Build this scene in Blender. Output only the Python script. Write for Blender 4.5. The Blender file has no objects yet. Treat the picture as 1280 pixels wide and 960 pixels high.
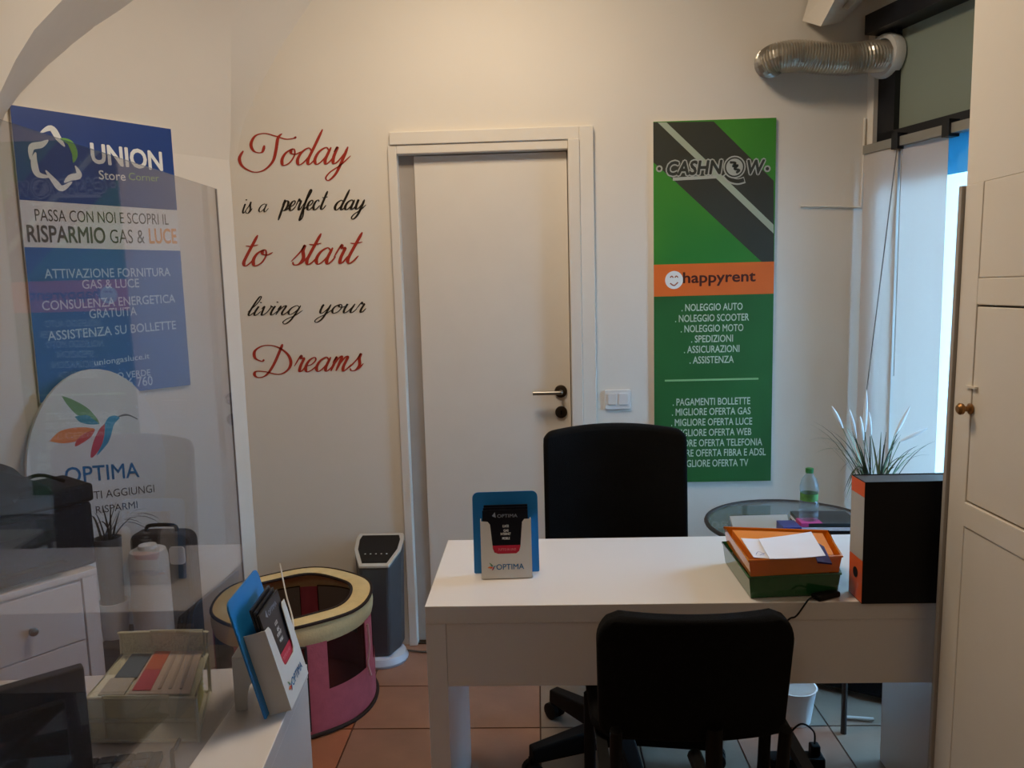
import bpy, bmesh, math, random
from mathutils import Vector, Matrix
random.seed(7)
PI = math.pi
S = bpy.context.scene
C = S.collection

# ------------------------------------------------------------------ camera
FOC, YAW, PIT, ROL = 960.0, math.radians(2), math.radians(7), math.radians(1.5)
EYE = Vector((0, 0, 1.51))
FW = Vector((-math.sin(YAW)*math.cos(PIT), math.cos(YAW)*math.cos(PIT), -math.sin(PIT)))
r0 = Vector((math.cos(YAW), math.sin(YAW), 0)); u0 = r0.cross(FW)
RT = math.cos(ROL)*r0 - math.sin(ROL)*u0
UP = math.sin(ROL)*r0 + math.cos(ROL)*u0
cd = bpy.data.cameras.new('camera'); cam = bpy.data.objects.new('camera', cd); C.objects.link(cam)
cd.sensor_width = 36; cd.lens = FOC/1280*36; cd.clip_start = 0.02
mw = Matrix((RT, UP, -FW)).transposed().to_4x4(); mw.translation = EYE
cam.matrix_world = mw
S.camera = cam

# ------------------------------------------------------------------ light
S.view_settings.view_transform = 'Standard'; S.view_settings.look = 'None'
S.view_settings.exposure = -0.15; S.view_settings.gamma = 1
S.view_settings.use_curve_mapping = False
world = bpy.data.worlds.new('sky'); S.world = world; world.use_nodes = True
bg = world.node_tree.nodes['Background']
bg.inputs[0].default_value = (0.42, 0.72, 1.0, 1); bg.inputs[1].default_value = 19.0

def area(name, loc, rot, sx, sy, power, col):
    l = bpy.data.lights.new(name, 'AREA'); l.shape = 'RECTANGLE'; l.size = sx; l.size_y = sy
    l.energy = power; l.color = col
    o = bpy.data.objects.new(name, l); C.objects.link(o); o.location = loc; o.rotation_euler = rot
    return o
area('lamp_and_fill_light', (-0.20, 2.1, 3.02), (0, 0, 0), 0.5, 0.5, 29, (1.0, 0.81, 0.60))
area('lamp_and_fill_light', (-0.7, -1.4, 3.02), (0, 0, 0), 0.5, 0.5, 7.5, (1.0, 0.80, 0.58))  # unseen fill light added to brighten the desk front

# ------------------------------------------------------------------ helpers
def ray(px, py): return FW*FOC + (px-640)*RT - (py-480)*UP
def atY(px, py, Y): d = ray(px, py); return EYE + d*(Y/d.y)
def atZ(px, py, z): d = ray(px, py); return EYE + d*((z-EYE.z)/d.z)
def atP(px, py, p0, n): d = ray(px, py); return EYE + d*((p0-EYE).dot(n)/d.dot(n))

def lin(c):
    return tuple(((v/255)/12.92 if v/255 <= 0.04045 else ((v/255+0.055)/1.055)**2.4) for v in c) + (1,)

MATS = {}
def mat(name, rgb, rough=0.5, metal=0.0, var=0.04, scale=8.0, bump=0.0, bscale=60.0, spec=0.5, trans=0.0, coat=0.0, emit=0.0):
    if name in MATS: return MATS[name]
    m = bpy.data.materials.new(name); m.use_nodes = True; nt = m.node_tree
    b = nt.nodes['Principled BSDF']
    col = lin(rgb)
    tc = nt.nodes.new('ShaderNodeTexCoord')
    nz = nt.nodes.new('ShaderNodeTexNoise'); nz.inputs['Scale'].default_value = scale; nz.inputs['Detail'].default_value = 4
    nt.links.new(tc.outputs['Object'], nz.inputs['Vector'])
    rp = nt.nodes.new('ShaderNodeValToRGB')
    rp.color_ramp.elements[0].position = 0.3; rp.color_ramp.elements[1].position = 0.7
    rp.color_ramp.elements[0].color = tuple(max(0, c*(1-var)) for c in col[:3]) + (1,)
    rp.color_ramp.elements[1].color = tuple(min(1, c*(1+var)) for c in col[:3]) + (1,)
    nt.links.new(nz.outputs['Fac'], rp.inputs['Fac']); nt.links.new(rp.outputs['Color'], b.inputs['Base Color'])
    b.inputs['Roughness'].default_value = rough; b.inputs['Metallic'].default_value = metal
    b.inputs['Specular IOR Level'].default_value = spec
    b.inputs['Transmission Weight'].default_value = trans
    b.inputs['Coat Weight'].default_value = coat
    if emit:
        b.inputs['Emission Color'].default_value = col; b.inputs['Emission Strength'].default_value = emit
    if bump:
        n2 = nt.nodes.new('ShaderNodeTexNoise'); n2.inputs['Scale'].default_value = bscale; n2.inputs['Detail'].default_value = 3
        nt.links.new(tc.outputs['Object'], n2.inputs['Vector'])
        bp = nt.nodes.new('ShaderNodeBump'); bp.inputs['Strength'].default_value = bump; bp.inputs['Distance'].default_value = 0.004
        nt.links.new(n2.outputs['Fac'], bp.inputs['Height']); nt.links.new(bp.outputs['Normal'], b.inputs['Normal'])
    MATS[name] = m; return m

def glassmat(name, tint, ior=1.5, haze=0.0, hazecol=(200, 200, 200)):
    m = bpy.data.materials.new(name); m.use_nodes = True; nt = m.node_tree
    nt.nodes.remove(nt.nodes['Principled BSDF']); out = nt.nodes['Material Output']
    t = nt.nodes.new('ShaderNodeBsdfTransparent'); t.inputs[0].default_value = lin(tint)
    g = nt.nodes.new('ShaderNodeBsdfGlossy'); g.inputs['Roughness'].default_value = 0.015
    lw = nt.nodes.new('ShaderNodeLayerWeight'); lw.inputs['Blend'].default_value = 0.5
    pw = nt.nodes.new('ShaderNodeMath'); pw.operation = 'POWER'; pw.inputs[1].default_value = 4.5
    nt.links.new(lw.outputs['Facing'], pw.inputs[0])
    fr = nt.nodes.new('ShaderNodeMath'); fr.operation = 'MULTIPLY_ADD'; fr.use_clamp = True
    nt.links.new(pw.outputs[0], fr.inputs[0]); fr.inputs[1].default_value = 0.95; fr.inputs[2].default_value = ((ior-1)/(ior+1))**2
    mx = nt.nodes.new('ShaderNodeMixShader')
    nt.links.new(fr.outputs[0], mx.inputs[0]); nt.links.new(t.outputs[0], mx.inputs[1]); nt.links.new(g.outputs[0], mx.inputs[2])
    last = mx
    if haze:
        d = nt.nodes.new('ShaderNodeBsdfDiffuse'); d.inputs[0].default_value = lin(hazecol)
        m2 = nt.nodes.new('ShaderNodeMixShader'); m2.inputs[0].default_value = haze
        nt.links.new(mx.outputs[0], m2.inputs[1]); nt.links.new(d.outputs[0], m2.inputs[2]); last = m2
    nt.links.new(last.outputs[0], out.inputs[0]); MATS[name] = m; return m

def transmat(name, rgb, tl=0.5, rough=0.8):
    """diffuse + translucent cloth or tinted plastic"""
    m = bpy.data.materials.new(name); m.use_nodes = True; nt = m.node_tree
    nt.nodes.remove(nt.nodes['Principled BSDF']); out = nt.nodes['Material Output']
    d = nt.nodes.new('ShaderNodeBsdfDiffuse'); d.inputs[0].default_value = lin(rgb)
    t = nt.nodes.new('ShaderNodeBsdfTranslucent'); t.inputs[0].default_value = lin(rgb)
    mx = nt.nodes.new('ShaderNodeMixShader'); mx.inputs[0].default_value = tl
    nt.links.new(d.outputs[0], mx.inputs[1]); nt.links.new(t.outputs[0], mx.inputs[2])
    nt.links.new(mx.outputs[0], out.inputs[0]); MATS[name] = m; return m

def meshmat(name, rgb, scale, hole):
    m = bpy.data.materials.new(name); m.use_nodes = True; nt = m.node_tree
    b = nt.nodes['Principled BSDF']; b.inputs['Base Color'].default_value = lin(rgb); b.inputs['Roughness'].default_value = 0.5
    out = nt.nodes['Material Output']
    tc = nt.nodes.new('ShaderNodeTexCoord'); v = nt.nodes.new('ShaderNodeTexVoronoi')
    v.inputs['Scale'].default_value = scale; v.inputs['Randomness'].default_value = 0.25
    nt.links.new(tc.outputs['Object'], v.inputs['Vector'])
    lt = nt.nodes.new('ShaderNodeMath'); lt.operation = 'LESS_THAN'; lt.inputs[1].default_value = hole
    nt.links.new(v.outputs['Distance'], lt.inputs[0])
    t = nt.nodes.new('ShaderNodeBsdfTransparent'); mx = nt.nodes.new('ShaderNodeMixShader')
    nt.links.new(lt.outputs[0], mx.inputs[0]); nt.links.new(b.outputs[0], mx.inputs[1]); nt.links.new(t.outputs[0], mx.inputs[2])
    nt.links.new(mx.outputs[0], out.inputs[0]); MATS[name] = m; return m

class MB:
    def __init__(s, M=None): s.v = []; s.f = []; s.M = M
    def add(s, vs, fs):
        n = len(s.v)
        for p in vs:
            p = Vector(p); s.v.append(s.M @ p if s.M else p)
        s.f += [tuple(i+n for i in f) for f in fs]; return s
    def box(s, a, b):
        x0, y0, z0 = a; x1, y1, z1 = b
        return s.add([(x0,y0,z0),(x1,y0,z0),(x1,y1,z0),(x0,y1,z0),(x0,y0,z1),(x1,y0,z1),(x1,y1,z1),(x0,y1,z1)],
              [(0,3,2,1),(4,5,6,7),(0,1,5,4),(1,2,6,5),(2,3,7,6),(3,0,4,7)])
    def prism(s, poly, d0, d1, fn):
        """poly of 2D points, fn(u,v,d)->xyz"""
        n = len(poly); vs = [fn(u, v, d0) for u, v in poly] + [fn(u, v, d1) for u, v in poly]
        fs = [tuple(range(n-1, -1, -1)), tuple(range(n, 2*n))] + [(i, (i+1) % n, n+(i+1) % n, n+i) for i in range(n)]
        return s.add(vs, fs)
    def tube(s, pts, r, n=10, closed=False, cap=True):
        pts = [Vector(p) for p in pts]; k = len(pts); rr = r if isinstance(r, (list, tuple)) else [r]*k
        vs = []; prev = None
        for i, p in enumerate(pts):
            a = pts[(i-1) % k] if (i > 0 or closed) else p; b = pts[(i+1) % k] if (i < k-1 or closed) else p
            t = (b-a).normalized()
            if prev is None:
                h = Vector((0, 0, 1)) if abs(t.z) < 0.9 else Vector((1, 0, 0)); x = t.cross(h).normalized()
            else: x = (prev - t*prev.dot(t)).normalized()
            prev = x; y = t.cross(x)
            for j in range(n):
                an = 2*PI*j/n; vs.append(p + (x*math.cos(an)+y*math.sin(an))*rr[i])
        fs = []
        for i in range(k if closed else k-1):
            for j in range(n):
                a = i*n+j; b = i*n+(j+1) % n; c = ((i+1) % k)*n+(j+1) % n; d = ((i+1) % k)*n+j
                fs.append((a, b, c, d))
        if cap and not closed:
            fs.append(tuple(range(n-1, -1, -1))); fs.append(tuple((k-1)*n+j for j in range(n)))
        return s.add(vs, fs)
    def lathe(s, prof, c, n=28, sx=1, sy=1, cap=True):
        vs = []; c = Vector(c)
        for r, z in prof:
            for j in range(n):
                a = 2*PI*j/n; vs.append(c + Vector((r*sx*math.cos(a), r*sy*math.sin(a), z)))
        fs = []
        for i in range(len(prof)-1):
            for j in range(n): fs.append((i*n+j, i*n+(j+1) % n, (i+1)*n+(j+1) % n, (i+1)*n+j))
        if cap:
            fs.append(tuple(range(n-1, -1, -1))); fs.append(tuple((len(prof)-1)*n+j for j in range(n)))
        return s.add(vs, fs)
    def grid(s, fn, nu, nv, th=None):
        """fn(i/nu, j/nv) -> point, optional thickness vector function"""
        P = [[Vector(fn(i/nu, j/nv)) for j in range(nv+1)] for i in range(nu+1)]
        vs = [p for r in P for p in r]; w = nv+1
        fs = [(i*w+j, (i+1)*w+j, (i+1)*w+j+1, i*w+j+1) for i in range(nu) for j in range(nv)]
        if th is not None:
            m = len(vs); vs2 = [Vector(fn(i/nu, j/nv))+Vector(th(i/nu, j/nv)) for i in range(nu+1) for j in range(nv+1)]
            vs = vs + vs2; fs += [tuple(reversed([q+m for q in f])) for f in fs]
            bd = [i*w for i in range(nu+1)] + [nu*w+j for j in range(1, nv+1)] + [i*w+nv for i in range(nu-1, -1, -1)] + [j for j in range(nv-1, 0, -1)]
            for a, b in zip(bd, bd[1:]+bd[:1]): fs.append((a, a+m, b+m, b))
        return s.add(vs, fs)
    def build(s, name, m, parent=None, origin=None, bevel=0.0, smooth=False, seg=2):
        if parent is not None:
            o0 = Vector(parent['_o']) if '_o' in parent else Vector((0, 0, 0))
        elif origin is not None: o0 = Vector(origin)
        else:
            xs = [p.x for p in s.v]; ys = [p.y for p in s.v]; zs = [p.z for p in s.v]
            o0 = Vector(((min(xs)+max(xs))/2, (min(ys)+max(ys))/2, min(zs)))
        me = bpy.data.meshes.new(name); me.from_pydata([p-o0 for p in s.v], [], s.f)
        bm = bmesh.new(); bm.from_mesh(me); bmesh.ops.recalc_face_normals(bm, faces=bm.faces); bm.to_mesh(me); bm.free()
        me.materials.append(m if not isinstance(m, str) else MATS[m])
        o = bpy.data.objects.new(name, me); C.objects.link(o)
        if parent is not None: o.parent = parent; o['_o'] = list(o0)
        else: o.location = o0; o['_o'] = list(o0)
        if smooth:
            for p in me.polygons: p.use_smooth = True
            try: me.set_sharp_from_angle(angle=math.radians(40))
            except Exception: pass
        if bevel:
            b = o.modifiers.new('bevel', 'BEVEL'); b.width = bevel; b.segments = seg; b.limit_method = 'ANGLE'; b.angle_limit = math.radians(35)
        return o

def empty(name, loc):
    o = bpy.data.objects.new(name, None); C.objects.link(o); o.location = loc; o['_o'] = list(loc)
    o.empty_display_size = 0.05; return o
def tag(o, label, cat, group=None):
    o['label'] = label; o['category'] = cat
    if group: o['group'] = group
    return o
def thing(name, loc, label, cat, group=None): return tag(empty(name, Vector(loc)), label, cat, group)
def struct(o): o['kind'] = 'structure'; return o

def rrect(w, h, r, n=6, x0=0, y0=0):
    """rounded rectangle centred on x0,y0"""
    r = r if isinstance(r, (list, tuple)) else [r]*4; out = []
    for (sx, sy, a0, rr) in ((1, 1, 0, r[0]), (-1, 1, 90, r[1]), (-1, -1, 180, r[2]), (1, -1, 270, r[3])):
        cx = x0+sx*(w/2-rr); cy = y0+sy*(h/2-rr)
        if rr <= 0: out.append((cx, cy)); continue
        for k in range(n+1):
            a = math.radians(a0+90*k/n); out.append((cx+rr*math.cos(a), cy+rr*math.sin(a)))
    return out
def smoothline(pts, n=8):
    out = []; P = [pts[0]]+list(pts)+[pts[-1]]
    for i in range(1, len(P)-2):
        for k in range(n):
            t = k/n; p = []
            for d in range(len(pts[0])):
                a, b, c, e = P[i-1][d], P[i][d], P[i+1][d], P[i+2][d]
                p.append(0.5*((2*b)+(-a+c)*t+(2*a-5*b+4*c-e)*t*t+(-a+3*b-3*c+e)*t**3))
            out.append(tuple(p))
    out.append(tuple(pts[-1])); return out

class Plane:
    """flat frame: O origin, r right, u up, n toward the viewer"""
    def __init__(s, O, r, u): s.O = Vector(O); s.r = Vector(r).normalized(); s.u = Vector(u).normalized(); s.n = s.r.cross(s.u)
    def p(s, x, y, d=0): return s.O + s.r*x + s.u*y + s.n*d
    def uv(s, px, py):
        q = atP(px, py, s.O, s.n) - s.O; return q.dot(s.r), q.dot(s.u)

_tc = {}
def textmesh(body, bold):
    k = (body, bold)
    if k not in _tc:
        cu = bpy.data.curves.new('t', 'FONT'); cu.body = body; cu.size = 1; cu.resolution_u = 3; cu.offset = bold
        o = bpy.data.objects.new('t', cu); me = bpy.data.meshes.new_from_object(o)
        vs = [v.co.copy() for v in me.vertices]; fs = [tuple(p.vertices) for p in me.polygons]
        x0 = min(v.x for v in vs); x1 = max(v.x for v in vs); y0 = 0 if min(v.y for v in vs) > -.3 else 0
        y1 = max(v.y for v in vs)
        _tc[k] = (vs, fs, x0, x1, y1)
        bpy.data.objects.remove(o); bpy.data.meshes.remove(me); bpy.data.curves.remove(cu)
    return _tc[k]
def text(pl, body, x0, x1, y, h, m, parent, d=0.0012, bold=0.0, skew=0.0, name='lettering', rot=0.0):
    """fits body between x0..x1, baseline y, cap height h on plane pl"""
    vs, fs, a, b, top = textmesh(body, 0.0)
    sx = (x1-x0)/(b-a); sy = h/top
    mb = MB(); sh = [(0, 0)]
    if bold: sh = [(bold*math.cos(q_), bold*math.sin(q_)) for q_ in [i*PI/4 for i in range(8)]]
    for n_, (ox, oy) in enumerate(sh):
        mb.add([pl.p(x0+(v.x-a+ox)*sx+skew*v.y*sy, y+(v.y+oy)*sy+rot*(v.x-a)*sx, d+n_*1e-5) for v in vs], fs)
    return mb.build(name, m, parent)
def shape(pl, poly, m, parent, d0, d1, name, **k):
    return MB().prism(poly, d0, d1, lambda u, v, d: pl.p(u, v, d)).build(name, m, parent, **k)
def ribbon(mb, pl, pts, wid, d):
    """stroke of varying width; wid list or value"""
    n = len(pts); W = wid if isinstance(wid, list) else [wid]*n; L = []; R_ = []
    for i in range(n):
        a = pts[max(0, i-1)]; b = pts[min(n-1, i+1)]; tx, ty = b[0]-a[0], b[1]-a[1]; l = math.hypot(tx, ty) or 1
        nx, ny = -ty/l*W[i]/2, tx/l*W[i]/2
        L.append(pl.p(pts[i][0]+nx, pts[i][1]+ny, d)); R_.append(pl.p(pts[i][0]-nx, pts[i][1]-ny, d))
    mb.add(L+R_, [(i, i+1, n+i+1, n+i) for i in range(n-1)])

# ------------------------------------------------------------------ materials
mat('wall_paint', (226, 219, 208), 0.85, var=0.03, scale=1.5, bump=0.15, bscale=25)
mat('ceiling_paint', (226, 221, 212), 0.9, var=0.02, scale=1.5)
mat('door_paint', (226, 218, 206), 0.38, var=0.015)
mat('jamb_shade', (168, 160, 152), 0.5)
mat('white_laminate', (224, 218, 214), 0.22, var=0.012, scale=3)
mat('white_plastic', (226, 226, 224), 0.35)
mat('cream_wire', (232, 232, 206), 0.4)
mat('black_fabric', (13, 13, 14), 0.95, var=0.2, bump=0.4, bscale=400, spec=0.15)
mat('black_plastic', (10, 10, 11), 0.6, var=0.1, spec=0.2)
mat('black_gloss', (10, 10, 12), 0.15)
mat('black_card', (20, 20, 22), 0.7, spec=0.2)
mat('steel', (150, 146, 138), 0.32, 0.9)
mat('bronze', (98, 82, 62), 0.35, 0.8)
mat('dark_bronze', (60, 50, 38), 0.4, 0.6)
mat('chrome', (200, 200, 200), 0.15, 1.0)
mat('dark_frame', (16, 20, 30), 0.4)
mat('rail_grey', (150, 148, 142), 0.4, 0.3)
mat('red_vinyl', (168, 52, 36), 0.4)
mat('black_vinyl', (38, 32, 24), 0.4)
mat('white_ink', (236, 238, 236), 0.5)
mat('pale_ink', (196, 214, 190), 0.5)
mat('grout', (70, 52, 44), 0.9)
mat('heater_grey', (78, 78, 80), 0.5, 0.2, bump=0.2, bscale=200)
mat('silver_plastic', (196, 194, 188), 0.3, 0.3)
mat('pink_cloth', (186, 92, 104), 0.9, var=0.08, scale=30, bump=0.3, bscale=120)
mat('cream_cloth', (214, 192, 142), 0.9, var=0.06, scale=25, bump=0.3, bscale=120)
mat('dark_piping', (34, 20, 18), 0.8)
mat('orange', (226, 96, 40), 0.45)
mat('paper', (228, 228, 236), 0.7, var=0.02)
mat('paper_grey', (176, 176, 170), 0.7)
mat('blue_card', (24, 122, 192), 0.45)
mat('white_card', (222, 220, 216), 0.45)
mat('black_cover', (14, 18, 30), 0.3)
mat('crimson', (200, 34, 64), 0.4)
mat('optima_blue', (28, 104, 160), 0.5)
mat('grey_ink', (90, 84, 80), 0.5)
mat('leaf_dark', (44, 62, 40), 0.6, var=0.2)
mat('leaf_pale', (116, 134, 96), 0.6, var=0.2)
mat('flower_white', (232, 232, 228), 0.8)
mat('grey_pot', (84, 86, 84), 0.7)
mat('brushed_dark', (52, 48, 46), 0.6)

# ==================================================================== STRUCTURE
WY = 3.14                                    # back wall
KC = Vector((1.30, WY, 0)); WD = Vector((0.309, -0.951, 0)).normalized()
LC = Vector((-1.224, WY, 0)); LD = Vector((-0.596, -0.803, 0)).normalized()      # sign wall, toward the camera
HT = 3.1

# floor with real tiles
fl = MB().box((-3.5, -5.1, -0.06), (3.2, 3.36, -0.008)).build('floor', 'grout', origin=(0, 0, 0)); struct(fl)
tile_m = []
for i, c in enumerate([(160, 104, 76), (150, 112, 92), (142, 108, 90), (132, 116, 102), (166, 100, 70)]):
    tile_m.append(mat('terracotta_%d' % i, c, 0.32, var=0.14, scale=6, bump=0.1, bscale=30))
tme = []
for m in tile_m:
    mb = MB().box((0, 0, -0.008), (0.323, 0.283, 0)); t = mb.build('tile', m, origin=(0, 0, 0)); tme.append(t.data); bpy.data.objects.remove(t)
cnt = 0
for i in range(-8, 8):
    for j in range(-8, 13):
        x = -0.02+0.3285*i+0.003; y = 2.50+0.29*(j-10)+0.003
        if y < 0.1 or y > 3.1 or x < -2.5 or x > 2.4: continue
        k = random.choice([0, 1, 1, 2, 4]) if x < -0.1 else random.choice([2, 3, 3])
        t = bpy.data.objects.new('tile', tme[k]); C.objects.link(t); t.parent = fl; t.location = (x, y, 0); cnt += 1
print('tiles', cnt)

# back wall with the arch of the vault cut at its left top and the door opening
DX0, DX1, DZ = -0.545, 0.135, 2.056
arch = [atY(px, py, WY) for px, py in ((296, 200), (300, 172), (305, 152), (324, 109), (351, 59), (390, 0), (430, -48), (480, -90))]
ap = [(p.x, p.z) for p in arch]
ztop = ap[-1][1]
mb = MB()
def yw(u, v, d): return (u, WY+d, v)
mb.prism([(LC.x, 0), (DX0, 0), (DX0, DZ), (DX0, ztop)] + [(x, z) for x, z in reversed(ap)] + [(LC.x, ap[0][1])], 0, 0.14, yw)
mb.prism([(DX0, DZ), (DX1, DZ), (DX1, ztop), (DX0, ztop)], 0, 0.14, yw)
mb.prism([(DX1, 0), (KC.x, 0), (KC.x, ztop), (DX1, ztop)], 0, 0.14, yw)
mb.prism([(ap[-1][0], ztop), (KC.x, ztop), (KC.x, HT), (ap[-1][0], HT)], 0, 0.14, yw)
wb = struct(mb.build('wall_back', 'wall_paint', origin=(0, WY, 0)))

# vault web springing from the corner between the back wall arch and the groin
groin = []
for i, (x, z) in enumerate(ap):
    px, py = [(296, 200), (300, 172), (305, 152), (324, 109), (351, 59), (390, 0), (430, -48), (480, -90)][i]
    k = i/(len(ap)-1)
    # groin bows into the room as it rises, seen along the corner line
    d = 0.30*(k**2.0); g = atY(288+2*k, py-8*k, WY-d) if i else Vector((LC.x, WY, z)); groin.append(g)
mb = MB()
A = [Vector((x, WY, z)) for x, z in ap]
rows = 7; vs = []; fs = []
for a, g in zip(A, groin):
    for j in range(rows+1):
        t = j/rows; p = a.lerp(g, t); vs.append(p)
w = rows+1
for i in range(len(A)-1):
    for j in range(rows): fs.append((i*w+j, (i+1)*w+j, (i+1)*w+j+1, i*w+j+1))
mb.add(vs, fs)
struct(mb.build('trim_1', 'wall_paint', smooth=True))

# sign wall: flat below, its right edge following the groin above
def LW(t, z, d=0): q = LC + LD*t; n = Vector((LD.y, -LD.x, 0)); n = -n if n.dot(Vector((1, 0, 0))) < 0 else n; return Vector((q.x, q.y, z)) + n*d
LN = LW(0, 0, 1) - LW(0, 0, 0)
LEN = 1.6
def lpix(px, py):
    q = atP(px, py, LC, LN); return (q-LC).dot(LD), q.z
in_arch = [lpix(*p) for p in ((-5, 175), (3, 150), (14, 132), (25, 117), (59, 82), (117, 37), (184, 2), (240, -22), (290, -36))]
mb = MB()
z0 = ap[0][1]
mb.prism([(0, 0), (LEN, 0), (LEN, z0), (0, z0)], 0, -0.05, lambda u, v, d: LW(u, v, d))
GR = [g for g in groin]; zs = [g.z for g in GR]
def gr_at(z):
    for a, b in zip(GR, GR[1:]):
        if a.z <= z <= b.z: return a.lerp(b, (z-a.z)/max(1e-6, b.z-a.z))
    return GR[-1] if z > zs[-1] else Vector((LC.x, LC.y, z))
def webfn(u, v):
    z = z0+(2.75-z0)*v; r = gr_at(z); l = LW(LEN, z); return r.lerp(l, u)
vs = []; nu_ = 16
for g in GR:
    l = LW(LEN, g.z); f0 = Vector((LC.x, LC.y, g.z))
    for i in range(nu_+1):
        u = i/nu_; vs.append(l.lerp(f0, u)+(g-f0)*u**4)
mb.add(vs, [(j*(nu_+1)+i, j*(nu_+1)+i+1, (j+1)*(nu_+1)+i+1, (j+1)*(nu_+1)+i) for j in range(len(GR)-1) for i in range(nu_)])
struct(mb.build('wall_left', 'wall_paint', smooth=True))
# arch soffit and front face at the far left
outer_px = [(-40, 178), (-10, 140), (2, 112), (20, 74), (43, 37), (76, 2), (120, -40), (170, -80), (230, -110)]
inner_px = [(-5, 175), (6, 143), (25, 117), (59, 82), (90, 56), (117, 37), (184, 2), (240, -22), (290, -36)]
mb = MB(); vs = []
ins = [atP(x, y, LC+LN*0.012, LN) for x, y in inner_px]
outs = [atP(x, y, LC+LN*0.30, LN) for x, y in outer_px]
for a, b in zip(ins, outs): vs += [a, b]
mb.add(vs, [(2*i, 2*i+2, 2*i+3, 2*i+1) for i in range(len(ins)-1)])
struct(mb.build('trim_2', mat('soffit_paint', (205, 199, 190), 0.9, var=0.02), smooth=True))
mb = MB(); q = [(p.x, p.y, p.z) for p in outs]
far = [atP(x, y, LC+LN*0.30, LN) for x, y in [(-400, 178), (-400, 140), (-400, 100), (-400, 50), (-400, 0), (-400, -60), (-400, -120), (-200, -200), (230, -300)]]
n = len(q); mb.add(q+[tuple(p) for p in far], [(i, i+1, n+i+1, n+i) for i in range(n-1)])
struct(mb.build('wall_left_front', 'wall_paint'))
e = LW(LEN, 0)
mb = MB().prism([(e.x, e.y), (e.x+LN.x*.06, e.y+LN.y*.06), (-2.3, 1.2), (-2.6, 1.2)], 0, HT, lambda u, v, d: (u, v, d))
mb.box((-2.6, -5.0, 0), (-2.3, 1.2, HT))
struct(mb.build('wall_left_side', 'wall_paint'))
struct(MB().box((-2.6, -5.15, 0), (2.8, -5.0, HT)).build('wall_front', mat('bounce_brown', (150, 130, 112), .7)))  # unseen wall; brown chosen for how much light it bounces back
struct(MB().box((-3.5, -5.2, HT), (2.9, 3.46, HT+0.1)).build('ceiling', 'ceiling_paint'))

struct(MB().box((-3.5, 3.36, -.06), (2.9, 3.46, HT+.1)).build('light_seal_back', 'ceiling_paint'))  # unseen backing slab added to stop sky light leaking past the vault
struct(MB().box((-3.5, -.5, -.06), (-3.4, 3.36, HT+.1)).build('light_seal_left', 'ceiling_paint'))  # unseen slab added on the left against the same light leak
# window wall
def WW(t, z, d=0):
    q = KC + WD*t; n = Vector((WD.y, -WD.x, 0)); n = n if n.x < 0 else -n; return Vector((q.x, q.y, z)) + n*d
WN = WW(0, 0, 1) - WW(0, 0, 0)
def wpix(px, py, d=0): q = atP(px, py, KC+WN*d, WN); return (q-KC).dot(WD), q.z
tp0, zb = wpix(1083, 50); zr = wpix(1081, 183)[1]
zr2 = wpix(1145, 168)[1]; zrail = (zr+zr2)/2; WL = 1.02
print('window', tp0, zb, wpix(1213, 0), zr, zr2)
T0 = 0.035; ZB = zb
wfn = lambda u, v, d: WW(u, v, d)
mb = MB()
mb.prism([(0, 0), (T0, 0), (T0, HT), (0, HT)], 0, -0.2, wfn)
mb.prism([(T0, ZB+0.07), (WL, ZB+0.07), (WL, HT), (T0, HT)], 0, -0.2, wfn)
mb.prism([(T0, 0), (WL, 0), (WL, 0.25), (T0, 0.25)], 0, -0.2, wfn)
mb.prism([(WL, 0), (4.4, 0), (4.4, HT), (WL, HT)], 0, -0.2, wfn)
wr = struct(mb.build('wall_right', 'wall_paint'))
struct(MB().prism([(2.55, -5.1), (2.75, -5.1), (2.75, -1.0), (2.55, -1.0)], 0, HT, lambda u, v, d: (u, v, d)).build('wall_right_side', 'wall_paint'))
win = struct(empty('window_1', WW(T0, 0.25)))
ZT = zrail
mb = MB(); mb.prism([(T0, ZB), (WL, ZB), (WL, ZB+0.07), (T0, ZB+0.07)], 0.05, -0.12, wfn); mb.build('head_beam', 'dark_frame', win)
MB().prism([(T0, 0.25), (T0+0.085, 0.25), (T0+0.085, ZB), (T0, ZB)], -0.02, -0.09, wfn).build('post', 'dark_frame', win)
MB().prism([(WL-.06, 0.25), (WL, 0.25), (WL, ZB), (WL-.06, ZB)], -0.02, -0.09, wfn).build('post', 'dark_frame', win)
MB().prism([(T0, ZT-0.02), (WL, ZT-0.02), (WL, ZT+0.04), (T0, ZT+0.04)], -0.02, -0.09, wfn).build('transom_bar', 'dark_frame', win)
MB().prism([(T0+.085, ZT+0.04), (WL-.06, ZT+0.04), (WL-.06, ZB), (T0+.085, ZB)], -0.045, -0.055, wfn).build('pane', transmat('frosted_transom', (142, 152, 140), 0.06), win)['label'] = 'grey green frosted transom pane'
MB().prism([(T0+.085, 0.25), (WL-.06, 0.25), (WL-.06, ZT-.02), (T0+.085, ZT-.02)], -0.045, -0.055, wfn).build('pane', glassmat('clear_glass', (225, 240, 250)), win)['label'] = 'clear shop window pane'
MB().prism([(T0+.085, ZT-.16), (WL-.06, ZT-.16), (WL-.06, ZT-.02), (T0+.085, ZT-.02)], -0.036, -0.040, wfn).build('blue_film', transmat('blue_film', (110, 175, 195), 0.5), win)

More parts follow.
